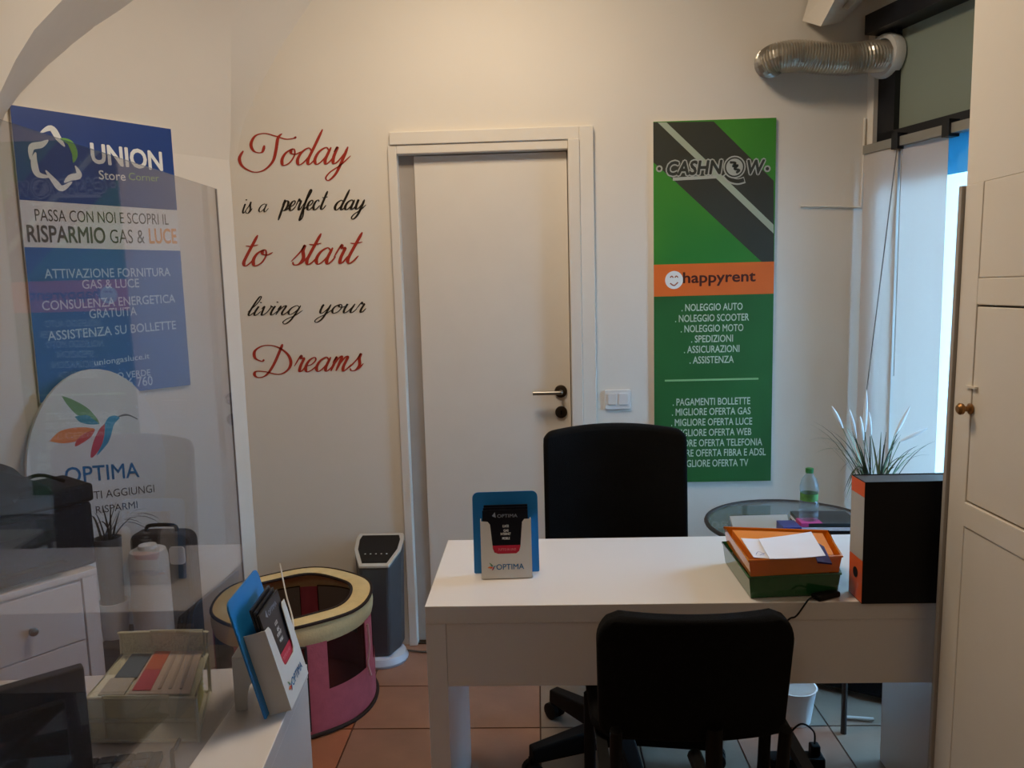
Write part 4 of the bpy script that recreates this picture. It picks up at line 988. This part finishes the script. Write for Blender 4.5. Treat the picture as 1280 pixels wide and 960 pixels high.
# ---- playpen
PX, PY_, PR, PZ_ = -.925, 2.70, .285, .405
pp = thing('pet_playpen', (PX, PY_, 0), 'round pink and cream fabric pet playpen with mesh windows', 'playpen')
cyl = lambda r, a, z: (PX+r*math.cos(a), PY_+r*math.sin(a), z)
def ring_(r, z, rad, nm):
    mb = MB(); mb.tube([cyl(r, 2*PI*i/64, z+.004*math.sin(5*2*PI*i/64)) for i in range(64)], rad, 8, closed=True); return mb.build(nm, 'dark_piping', pp, smooth=True)
ri = PR*.74
mb = MB(); mb.grid(lambda u, v: cyl(ri+(PR-ri)*v, 2*PI*u, PZ_+.004*math.sin(5*2*PI*u)+.006*math.sin(PI*v)), 64, 5); mb.build('rim', 'cream_cloth', pp, smooth=True)
ring_(PR, PZ_-.002, .006, 'piping'); ring_(ri, PZ_, .006, 'piping')
mb = MB(); mb.grid(lambda u, v: cyl(PR-.002+.006*math.sin(PI*v), 2*PI*u, PZ_-.075+.073*v), 64, 4); mb.build('upper_band', 'cream_cloth', pp, smooth=True)
ring_(PR+.004, .006, .007, 'piping')
MB().lathe([(PR-.004, .002), (PR-.004, .02), (0, .022)], (PX, PY_, 0), 48, cap=False).build('floor_pad', mat('pad_pink', (160, 84, 92), .95), pp)
nseg = 7; a_off = math.radians(-58)
mesh_dark = glassmat('dark_mesh', (150, 140, 138), 1.0, haze=.55, hazecol=(48, 36, 34))
for k in range(nseg):
    a0 = a_off+2*PI*k/nseg; a1 = a0+2*PI/nseg
    wa, wb2 = a0+math.radians(7.5), a1-math.radians(7.5); zl, zh = .160, PZ_-.075
    if k == nseg-1: zl = .03
    mb = MB(); g = lambda A, B, Z0, Z1: mb.grid(lambda u, v: cyl(PR, A+(B-A)*u, Z0+(Z1-Z0)*v), 8, 3)
    g(a0, wa, .012, PZ_-.07); g(wb2, a1, .012, PZ_-.07); g(wa, wb2, .012, zl)
    pn = mb.build('wall_panel', 'pink_cloth', pp, smooth=True)
    m2 = MB(); m2.grid(lambda u, v: cyl(PR-.004, wa-.01+(wb2-wa+.02)*u, zl-.004+(zh-zl+.01)*v), 8, 3)
    if k == nseg-1:
        mb = MB(); mb.tube([cyl(PR+.002, wa+(wb2-wa)*i/8, zl) for i in range(9)]+[cyl(PR+.002, wb2, zl+(zh-zl)*i/4) for i in range(1, 5)]+[cyl(PR+.002, wb2+(wa-wb2)*i/8, zh) for i in range(1, 9)]+[cyl(PR+.002, wa, zh+(zl-zh)*i/4) for i in range(1, 4)], .006, 6, closed=True)
        mb.build('door_piping', 'dark_piping', pn, smooth=True)
    m2.build('mesh_window', mesh_dark, pn, smooth=True)
q = cyl(PR+.012, math.radians(-14), PZ_-.08)
MB().tube(smoothline([q, (q[0]+.004, q[1], .24), (q[0]-.004, q[1]-.004, .18), (q[0]+.004, q[1], .13)], 5), .004, 6).build('tie_ribbon', mat('pale_pink', (206, 160, 160)), pp, smooth=True)
# white line modelled in place of screen glare, draped over the playpen
pa_ = atZ(350, 705, PZ_+.012); pb_ = atZ(366, 775, PZ_+.016)
MB().tube(smoothline([(pa_.x-.004, pa_.y+.03, PZ_-.05), tuple(pa_), tuple(pa_.lerp(pb_, .5)+Vector((0, 0, -.02))), tuple(pb_), (pb_.x+.01, pb_.y-.035, PZ_-.06), (pb_.x+.015, pb_.y-.03, .15), (pb_.x+.015, pb_.y-.03, .01)], 6), .003, 6).build('glare_line', 'white_plastic', pp, smooth=True)['label'] = 'thin white line in place of screen glare, over the rim'

# ---- reception counter
CZ = .76
cr = atZ(384, 830, CZ); cn = atZ(329, 960, CZ); cdir = (cr-cn).normalized(); cside = Vector((-cdir.y, cdir.x, 0))
co = thing('reception_counter', cr-cdir*.7+cside*.5, 'white reception counter at the lower left', 'counter')
def cbox(a0, a1, s0, s1, z0, z1, nm, m='white_laminate', par=None, bevel=.0015):
    """a along the far->near direction from corner, s to the left"""
    f = lambda a, s, z: tuple(Vector((cr.x, cr.y, 0)) - Vector((cdir.x, cdir.y, 0))*a + cside*s + Vector((0, 0, z)))
    mb = MB(); mb.add([f(a0, s0, z0), f(a1, s0, z0), f(a1, s1, z0), f(a0, s1, z0), f(a0, s0, z1), f(a1, s0, z1), f(a1, s1, z1), f(a0, s1, z1)],
           [(0,3,2,1),(4,5,6,7),(0,1,5,4),(1,2,6,5),(2,3,7,6),(3,0,4,7)])
    return mb.build(nm, m, par or co, bevel=bevel)
cbox(0, 1.6, 0, .62, CZ-.03, CZ, 'counter_top')
cbox(0.001, 1.58, .001, .022, 0, CZ-.0305, 'front_panel')
cbox(0.001, .02, .023, .60, 0, CZ-.0305, 'end_panel')
# ---- plexiglass screen
pa1 = atZ(303+9, 850, CZ); pn1 = Vector((-.565, .35, CZ))
ptop = atY(276, 236, pa1.y).z
sc = thing('plexiglass_screen', (pa1.x, (pa1.y+.35)/2, CZ), 'clear acrylic protective screen standing on the reception counter', 'screen')
px1 = pa1.x; px0 = pa1.x+.012
glassmat('acrylic', (236, 236, 238), 1.75, haze=.03, hazecol=(200, 192, 196))
ztn = atY(0, 176, (px0)/math.tan(math.radians(-35.7))*1.0).z if True else ptop
print('plexi', pa1, ptop, ztn)
mb = MB(); th = .004
mb.add([(px1, pa1.y, CZ+.001), (px1+th, pa1.y, CZ+.001), (px0+th, .3, CZ+.001), (px0, .3, CZ+.001), (px1, pa1.y, ptop), (px1+th, pa1.y, ptop), (px0+th, .3, ptop), (px0, .3, ptop)],
       [(0,3,2,1),(4,5,6,7),(0,1,5,4),(1,2,6,5),(2,3,7,6),(3,0,4,7)])
mb.build('sheet', 'acrylic', sc)
MB().box((px1+.0005, pa1.y, CZ+.002), (px1+.0035, pa1.y+.003, ptop)).build('edge', mat('acrylic_edge', (178, 172, 172), .2), sc)
tag(None, '', '') if False else None

# ---- card stand and second holder on the counter
w1 = atZ(289, 893, CZ); w2 = atZ(323, 891, CZ); wt = atY(286, 828, w1.y).z
ws = thing('card_stand', ((w1.x+w2.x)/2, w1.y, CZ), 'white perforated card stand with arched cutout behind the counter brochure holder', 'stand')
wdt = (w2-w1).length; M = Matrix.Translation((w1.x+.004, w1.y+.01, CZ+.001)) @ Matrix.Rotation(math.atan2(w2.y-w1.y, w2.x-w1.x), 4, 'Z')
hgt = wt-CZ
def archpts(n=12):
    o = [(0, 0), (0, hgt), (wdt, hgt), (wdt, 0), (wdt*.98, 0)]
    for i in range(n+1):
        a = PI*i/n; o.append((wdt*.70+wdt*.26*math.cos(a), hgt*.52*math.sin(a)))
    return o
MB(M).prism(archpts(), 0, .003, lambda u, v, d: (u, d, v)).build('front', 'white_card', ws)
MB(M).box((0, .0035, 0), (.003, .05, hgt)).build('side', 'white_card', ws)
MB(M).box((wdt-.003, .0035, 0), (wdt, .05, hgt)).build('side', 'white_card', ws)
MB(M).box((0, 0.0005, hgt+.0005), (wdt, .05, hgt+.003)).build('top', 'white_card', ws)
for r in range(5):
    for c in range(10):
        x = wdt*.12+wdt*.07*c; z = hgt*.62+hgt*.07*r
        pass
b1 = atZ(351, 888, CZ+.01); th0 = math.radians(94)
Mh = Matrix.Translation((b1.x+.067*math.cos(th0)+.004, b1.y+.067*math.sin(th0), CZ+.0115)) @ Matrix.Translation((.016, 0, 0)) @ Matrix.Rotation(th0, 4, 'Z') @ Matrix.Rotation(math.radians(-14), 4, 'X')
make_holder(Mh, 'blue and white brochure holder leaning on the reception counter', 'brochures in the holder on the counter',
            ['black brochure with red band, front one in the counter holder', 'black brochure in the middle of the counter holder', 'black brochure at the back of the counter holder'])

# ---- wire mesh trays
wire = meshmat('wire_mesh', (244, 244, 214), 330, .345)
YA, YF2 = 1.36, 1.20
zfl = .842; zbt = atY(200, 791, YA).z
QBL, QBR, QFL, QFR = atY(154, 826, YA), atY(259, 816, YA), atY(106, 860, YF2), atY(243, 860, YF2)
def F1(u, v, z):
    """u 0..1 left to right, v 0..1 back to front"""
    p = QBL.lerp(QBR, u).lerp(QFL.lerp(QFR, u), v); return (p.x, p.y, z)
t = thing('mesh_letter_tray', F1(.5, .5, CZ), 'two tier cream wire mesh letter tray with flyers on top', 'file tray')
q = lambda *pts: MB().add(pts, [(0, 1, 2, 3)])
q(F1(0, 0, zfl), F1(1, 0, zfl), F1(1, 0, zbt), F1(0, 0, zbt)).build('back_wall', wire, t)
q(F1(0, 0, zfl), F1(1, 0, zfl), F1(1, 1, zfl), F1(0, 1, zfl)).build('tray_floor', wire, t)
q(F1(0, 0, CZ+.006), F1(1, 0, CZ+.006), F1(1, 1, CZ+.006), F1(0, 1, CZ+.006)).build('tray_floor', wire, t)
q(F1(0, 1, zfl), F1(1, 1, zfl), F1(1, 1, zfl-.036), F1(0, 1, zfl-.036)).build('front_wall', wire, t)
q(F1(0, 1, zfl-.044), F1(1, 1, zfl-.044), F1(1, 1, CZ+.006), F1(0, 1, CZ+.006)).build('front_wall', wire, t)
for u in (0, 1):
    MB().add([F1(u, 0, CZ+.006), F1(u, 1, CZ+.006), F1(u, 1, CZ+.018), F1(u, 0, CZ+.018)], [(0, 1, 2, 3)]).build('side_wall', wire, t)
r = .0034; mb = MB()
mb.tube(smoothline([F1(0, 0, CZ+.004), F1(0, 0, zbt-.012), F1(.07, 0, zbt), F1(.93, 0, zbt), F1(1, 0, zbt-.012), F1(1, 0, CZ+.004)], 4), r, 7)
for z in (zfl, CZ+.006): mb.tube([F1(0, 0, z), F1(0, 1, z), F1(1, 1, z), F1(1, 0, z)], r, 7, closed=True)
mb.tube([F1(0, 1, zfl-.040), F1(1, 1, zfl-.040)], .0042, 7)
for u in (0, 1):
    mb.tube([F1(u, 1, zfl), F1(u, 1, CZ+.004)], r, 7)
mb.build('frame', 'cream_wire', t, smooth=True)
for u0_, u1_, v, za_, zb2_ in ((.36, .97, .02, zfl, zbt+.006), (.16, .76, 1.02, CZ+.012, zfl+.006)):
    MB().tube([F1(u0_, v, za_), F1(u0_, v, zb2_), F1(u1_, v, zb2_), F1(u1_, v, zfl-.03)], .0018, 6).build('loop', 'cream_wire', t, smooth=True)
def sheetbox(u0_, u1_, v0, v1, z, nm, rgb, par, sk=0.0):
    c = [F1(u0_, v0, z), F1(u1_, v0, z), F1(u1_+sk, v1, z), F1(u0_+sk, v1, z)]
    MB().add(c+[(x, y, z_+.0015) for x, y, z_ in c], [(0,3,2,1),(4,5,6,7),(0,1,5,4),(1,2,6,5),(2,3,7,6),(3,0,4,7)]).build(nm, mat(nm, rgb), par)
fy = thing('flyer', F1(.2, .5, zfl+.003), 'blue grey flyer at the left of the mesh tray top', 'flyer', None)
sheetbox(.13, .36, .04, .60, zfl+.003, 'blue_block', (84, 104, 120), fy); sheetbox(.10, .34, .61, .97, zfl+.003, 'pale_block', (186, 184, 178), fy)
fy = thing('flyer', F1(.6, .5, zfl+.006), 'pale flyer with orange and crimson blocks in the mesh tray', 'flyer', None)
sheetbox(.385, .95, .02, .99, zfl+.006, 'flyer_sheet', (204, 186, 170), fy)
sheetbox(.41, .58, .05, .48, zfl+.0078, 'orange_block', (206, 100, 56), fy); sheetbox(.41, .58, .49, .93, zfl+.0078, 'crimson_block', (196, 58, 74), fy)
for k_ in range(3):
    sheetbox(.64+.1*k_, .67+.1*k_, .10, .90, zfl+.0078, 'text_column', (176, 160, 146), fy)
f2 = thing('paper_stack', F1(.5, .5, CZ+.012), 'papers and yellow notes inside the lower tier of the mesh tray', 'papers')
for i, (u0_, u1_, v0, v1, nm, rgb) in enumerate(((.05, .5, .05, .9, 'paper_sheet', (196, 176, 150)), (.55, .95, .1, .94, 'yellow_note', (206, 206, 120)), (.35, .6, .2, .97, 'patterned_sheet', (120, 116, 134)))):
    for k_ in range(6): sheetbox(u0_, u1_, v0, v1, CZ+.012+.009*k_+.002*i, nm, rgb, f2)
# ---- monitor
mz = CZ+.20
m1 = atZ(105, 834, mz); m0 = atZ(0, 864, mz); md = (m0-m1); md.z = 0; md.normalize(); mn = Vector((md.y, -md.x, 0)); mn = mn if mn.y > 0 else -mn
print('monitor', m1, m0)
mo = thing('computer_monitor', (m1.x+md.x*.25, m1.y+md.y*.25, CZ), 'black computer monitor at the lower left corner seen from behind', 'monitor')
F3 = lambda a, b, z: tuple(Vector((m1.x, m1.y, 0))+md*a+mn*b+Vector((0, 0, z)))
MB().prism([(0, CZ+.03), (.45, CZ+.03), (.45, mz), (0, mz)], .0, .022, lambda u, v, d: F3(u, d, v)).build('screen_housing', mat('monitor_black', (22, 21, 22), .45), mo, bevel=.003)
MB().prism([(.0+.03, CZ+.06), (.42, CZ+.06), (.42, mz-.035), (.03, mz-.035)], -.02, -.0005, lambda u, v, d: F3(u, d, v)).build('back_bulge', 'black_plastic', mo, bevel=.006)
MB().prism([(.18, CZ+.001), (.26, CZ+.001), (.26, CZ+.08), (.18, CZ+.08)], -.04, -.021, lambda u, v, d: F3(u, d, v)).build('stand', 'black_plastic', mo)
MB().prism([(.12, -.12), (.32, -.12), (.32, .06), (.12, .06)], CZ+.0005, CZ+.012, lambda u, v, d: F3(u, v, d)).build('stand_base', 'black_plastic', mo)
# ---- keyboard
k1 = atZ(200, 934, CZ+.02); k2 = atZ(150, 960, CZ+.02)
kb = thing('keyboard', (k1.x-.1, k1.y-.12, CZ), 'black keyboard on the counter next to the near mesh tray', 'keyboard')
kd = Matrix.Translation((k1.x+.005, k1.y-.0, CZ+.001)) @ Matrix.Rotation(math.radians(-78), 4, 'Z')
MB(kd).box((0, -.124, 0), (.40, 0, .014)).build('case', 'black_plastic', kb, bevel=.003)
km = None
for i in range(18):
    for j in range(4):
        x = .012+i*.021; y = -.117+j*.027
        if km is None:
            km = MB().box((0, 0, 0), (.018, .023, .007)).build('key', mat('key_grey', (46, 46, 48), .5), origin=(0, 0, 0)); o = km
        else: o = km.copy(); C.objects.link(o)
        o.parent = kb; o['_o'] = [0, 0, 0]; o.matrix_local = Matrix.Translation(-Vector(kb['_o'])) @ kd @ Matrix.Translation((x, y, .0145))
# ---- black cable on the counter
q = [atZ(205, 912, CZ+.05), atZ(212, 920, CZ+.03), atZ(215, 940, CZ+.006), atZ(217, 965, CZ+.006)]
q2 = atY(206, 909, q[2].y+.05)
tag(MB().tube(smoothline([(q[2].x-.012, q[2].y+.06, CZ+.004), (q[2].x-.004, q[2].y+.04, CZ+.008), (q[2].x, q[2].y+.01, CZ+.006), tuple(q[2]), tuple(q[3])], 6), .0035, 7).build('counter_cable', 'black_plastic', smooth=True), 'black cable lying on the counter beside the acrylic screen', 'cable')

# ---- chest of drawers
HZ = .67
cq = atZ(121, 710, HZ)
HL = .75; HD = .30
def HB(a, b, z): return tuple(Vector((cq.x, cq.y, 0))+LD*a-LN*b+Vector((0, 0, z)))
def hbox(a0, a1, b0, b1, z0, z1, nm, m='white_laminate', par=None, bevel=.002):
    return MB().add([HB(a0, b0, z0), HB(a1, b0, z0), HB(a1, b1, z0), HB(a0, b1, z0), HB(a0, b0, z1), HB(a1, b0, z1), HB(a1, b1, z1), HB(a0, b1, z1)],
           [(0,3,2,1),(4,5,6,7),(0,1,5,4),(1,2,6,5),(2,3,7,6),(3,0,4,7)]).build(nm, m, par, bevel=bevel)
print('chest', cq, (Vector(HB(0, HD, 0))-LC).dot(LN))
cs = thing('chest_of_drawers', HB(HL/2, HD/2, 0), 'white chest of drawers under the printer against the left wall', 'cabinet')
hbox(0, HL, 0, HD, HZ-.02, HZ, 'top', par=cs); hbox(.002, HL-.002, .02, HD-.002, .02, HZ-.0205, 'body', par=cs)
hbox(.002, .045, .001, .0195, .0, HZ-.0205, 'stile', par=cs)
for z0, z1 in ((.455, .642), (.262, .451), (.03, .258)):
    for a0, a1 in ((.05, HL-.05),):
        dr = hbox(a0, a1, .002, .0195, z0, z1, 'drawer', par=cs)
        kp = Vector(HB(.2, -.012, (z0+z1)/2-.01))
        MB(Matrix.Translation(kp) @ LN.to_track_quat('Z', 'Y').to_matrix().to_4x4()).lathe([(.006, -.013), (.006, 0), (.013, .005), (.012, .013), (.006, .016)], (0, 0, 0), 14).build('knob', 'steel', dr, smooth=True)
# ---- printer
def pbox(par, a0, a1, b0, b1, z0, z1, nm, m, bevel=.006): return hbox(a0, a1, b0, b1, z0, z1, nm, m, par, bevel)
zpt = atP(110, 603, Vector(HB(0, .05, 0)), LN).z
ar = (atP(119, 650, Vector(HB(0, .03, 0)), LN)-Vector((cq.x, cq.y, 0))).dot(LD)
print('printer', zpt, ar)
pr_ = thing('printer', HB(.3, .12, HZ), 'large black printer standing on the white chest of drawers', 'printer')
a0 = ar+.0
pbox(pr_, a0, a0+.50, .04, .24, HZ+.001, zpt-.06, 'body', 'black_plastic', .012)
pbox(pr_, a0-.005, a0+.505, .03, .245, zpt-.058, zpt, 'scanner_lid', 'black_card', .01)
pbox(pr_, a0+.10, a0+.42, .0, .039, HZ+.03, HZ+.045, 'paper_tray', 'black_plastic', .003)
pbox(pr_, a0+.12, a0+.40, .026, .0395, zpt-.12, zpt-.07, 'control_panel', 'black_gloss', .003)
# black bag on the printer
bgc = Vector(HB(a0+.30, .13, zpt))
bag = MB(); 
def bagf(u, v):
    a = 2*PI*u; r = math.sin(PI*v*.5+.0)*1.0; r = math.cos(PI/2*v)**.6
    nz = 1+.14*math.sin(5*a+v*4)+.08*math.sin(9*a-v*7)
    return (bgc.x+.20*r*nz*math.cos(a), bgc.y+.11*r*nz*math.sin(a), bgc.z+.003+.10*v*(1+.2*math.sin(3*a)))
bag.grid(bagf, 36, 10)
bgo = thing('cloth_bag', bgc, 'crumpled black bag lying on top of the printer', 'bag')
bag.build('cloth', 'black_fabric', bgo, smooth=True)
s0 = Vector(HB(a0+.20, .08, zpt+.03)); s1 = Vector(HB(a0+.06, .08, zpt+.012))
MB().tube(smoothline([tuple(s0), tuple(s0.lerp(s1, .5)+Vector((0, 0, .025))), tuple(s1)], 5), .006, 6).build('strap', 'black_fabric', bgo, smooth=True)

# ---- oval display
OP = Plane(LC+LN*.052, -LD, (0, 0, 1))
oc1 = OP.uv(121, 572); ow = (OP.uv(208, 585)[0]-OP.uv(31, 575)[0])/2; ocx = (OP.uv(208, 585)[0]+OP.uv(31, 575)[0])/2
ztp = OP.uv(110, 462)[1]; osc = 1.22; oh = ztp-OP.uv(120, 590)[1]; ocz = ztp-oh
print('oval', ocx, ow, ocz, oh)
od = thing('oval_display', OP.p(ocx, 0), 'white oval cardboard display with a hummingbird logo against the left wall', 'display sign')
MB().prism([(ocx+ow*math.cos(2*PI*i/48), ocz+(oh if math.sin(2*PI*i/48) > 0 else oh*1.05)*math.sin(2*PI*i/48)) for i in range(48)], -.016, 0, lambda u, v, d: OP.p(u, v, d)).build('board', 'white_card', od)
MB().prism([(ocx-.05, 0), (ocx+.05, 0), (ocx+.05, ocz-oh*.6), (ocx-.05, ocz-oh*.6)], -.030, -.0165, lambda u, v, d: OP.p(u, v, d)).build('pole', 'white_card', od)
bcx = OP.uv(109, 528); bs = (OP.uv(110, 528)[0]-OP.uv(109, 528)[0])
bird(BIRD, OP.p, bcx[0], bcx[1], bs, od, .0004)
stext('OPTIMA', 82, 604, 174, 596, 19, 'optima_blue', od, OP, bold=.012)
stext('DOVE TI AGGIUNGI', 77, 629, 193, 615, 10, 'grey_ink', od, OP)
stext('RISPARMI', 120, 642, 172, 635, 9, 'grey_ink', od, OP)

# ---- dark case, white pot, plant, low box
cY = 2.60
cA = atY(160, 668, cY); cB = atY(236, 668, cY)
lowz = atY(140, 798, 2.47).z
print('case', cA, cB, lowz)
cse = thing('travel_case', ((cA.x+cB.x)/2, cY+.08, 0), 'dark grey upright case with a white tag right of the chest', 'case')
MB().prism(rrect(cB.x-cA.x, cA.z-.03, [.04, .03, .02, .02], 5, (cA.x+cB.x)/2, .03+(cA.z-.03)/2), cY, cY+.075, lambda u, v, d: (u, d, v)).build('body', mat('case_grey', (46, 42, 40), .6), cse, bevel=.012)
tg = atY(222, 694, cY-.001)
MB().prism(rrect(.055, .065, .012, 4, tg.x, tg.z), cY-.006, cY-.001, lambda u, v, d: (u, d, v)).build('tag', 'white_plastic', cse)
MB().tube(smoothline([(cA.x+.05, cY+.035, cA.z-.005), (cA.x+.06, cY+.035, cA.z+.02), (cB.x-.07, cY+.035, cA.z+.02), (cB.x-.06, cY+.035, cA.z-.005)], 5), .007, 8).build('handle', 'black_plastic', cse, smooth=True)
for x in (cA.x+.03, cB.x-.03):
    MB(Matrix.Translation((x, cY+.035, .02)) @ Matrix.Rotation(PI/2, 4, 'X')).lathe([(.02, -.015), (.02, .015)], (0, 0, 0), 14).build('wheel', 'black_plastic', cse)
# low dark box carrying the planters
lb = thing('storage_box', (atY(160, 820, 2.45).x, 2.49, 0), 'dark low storage box carrying the planters', 'box')
la = atY(125, 830, 2.41).x; lc2 = atY(215, 830, 2.41).x
MB().box((la, 2.40, 0), (lc2, 2.58, lowz-.002)).build('body', mat('box_brown', (58, 46, 42), .7), lb, bevel=.004)
MB().box((la-.004, 2.396, lowz-.03), (lc2+.004, 2.584, lowz)).build('lid', 'brushed_dark', lb, bevel=.003)
wpx = atY(141, 770, 2.48); rw = (atY(159, 770, 2.48).x-atY(123, 770, 2.48).x)/2; zwt = atY(141, 752, 2.48).z
pl1 = thing('planter', (wpx.x, 2.49, lowz), 'tall grey planter with thin grass set in a white bowl', 'plant')
MB().lathe([(rw*.8, .001), (rw*.95, (zwt-lowz)*.9), (rw, zwt-lowz), (rw*.9, zwt-lowz), (rw*.72, .02), (0, .02)], (wpx.x, 2.49, lowz), 26, cap=False).build('bowl', 'white_plastic', pl1, smooth=True)
zgt = atY(141, 672, 2.49).z
MB().lathe([(rw*.66, .025), (rw*.86, zgt-lowz), (rw*.8, zgt-lowz), (rw*.7, zgt-lowz-.02), (0, zgt-lowz-.02)], (wpx.x, 2.49, lowz), 26, cap=False).build('pot', 'grey_pot', pl1, smooth=True)
bs0 = Vector((wpx.x, 2.49, zgt-.01))
for x, y, s in ((112, 655, .05), (118, 645, .03), (128, 635, .02), (138, 632, .0), (145, 628, 0), (155, 630, .01), (165, 640, .02), (185, 640, .04), (200, 655, .06), (205, 665, .07), (120, 665, .05), (172, 650, .03), (190, 672, .06), (150, 640, .01), (132, 645, .01), (178, 660, .05)):
    mb = MB(); blade(mb, bs0+Vector((random.uniform(-.02, .02), random.uniform(-.02, .02), 0)), atY(x, y, 2.49+random.uniform(-.05, .05)), s, .0042); mb.build('leaf', mat('grass_dark', (40, 38, 30), .7), pl1)
wq = atY(184, 770, 2.45); wr_ = (atY(207, 770, 2.45).x-atY(161, 770, 2.45).x)/2; zq = atY(184, 690, 2.45).z; zq0 = lowz
wj = thing('white_canister', (wq.x, 2.49, zq0), 'white rounded canister in front of the dark case', 'canister')
MB().lathe([(wr_*.97, 0), (wr_, .015), (wr_, (zq-zq0)*.90), (wr_*.9, (zq-zq0)*.98), (wr_*.7, zq-zq0)], (wq.x, 2.49, zq0), 30).build('body', mat('canister_white', (188, 184, 178), .4), wj, smooth=True)
wj2 = MB().lathe([(wr_*.48, 0), (wr_*.45, .012)], (wq.x, 2.49, zq+.0005), 24).build('lid', 'white_plastic', wj, smooth=True)
# third brochure holder, dark, at the chest end
lamp = None
# ceiling lamp over the desk, and an added housing for the rear fill light
for i, (x, y) in enumerate(((-.20, 2.1), (-.7, -1.4))):
    o = tag(MB().lathe([(.30, HT-.004), (.31, HT-.05), (.30, HT-.052)], (x, y, 0), 32).build('lamp_and_fill_housing', 'white_plastic', smooth=True), ['round white ceiling lamp above the desk', 'added housing of the unseen fill light behind the camera'][i], 'lamp')
for o in bpy.data.objects:
    if '_o' in o: del o['_o']
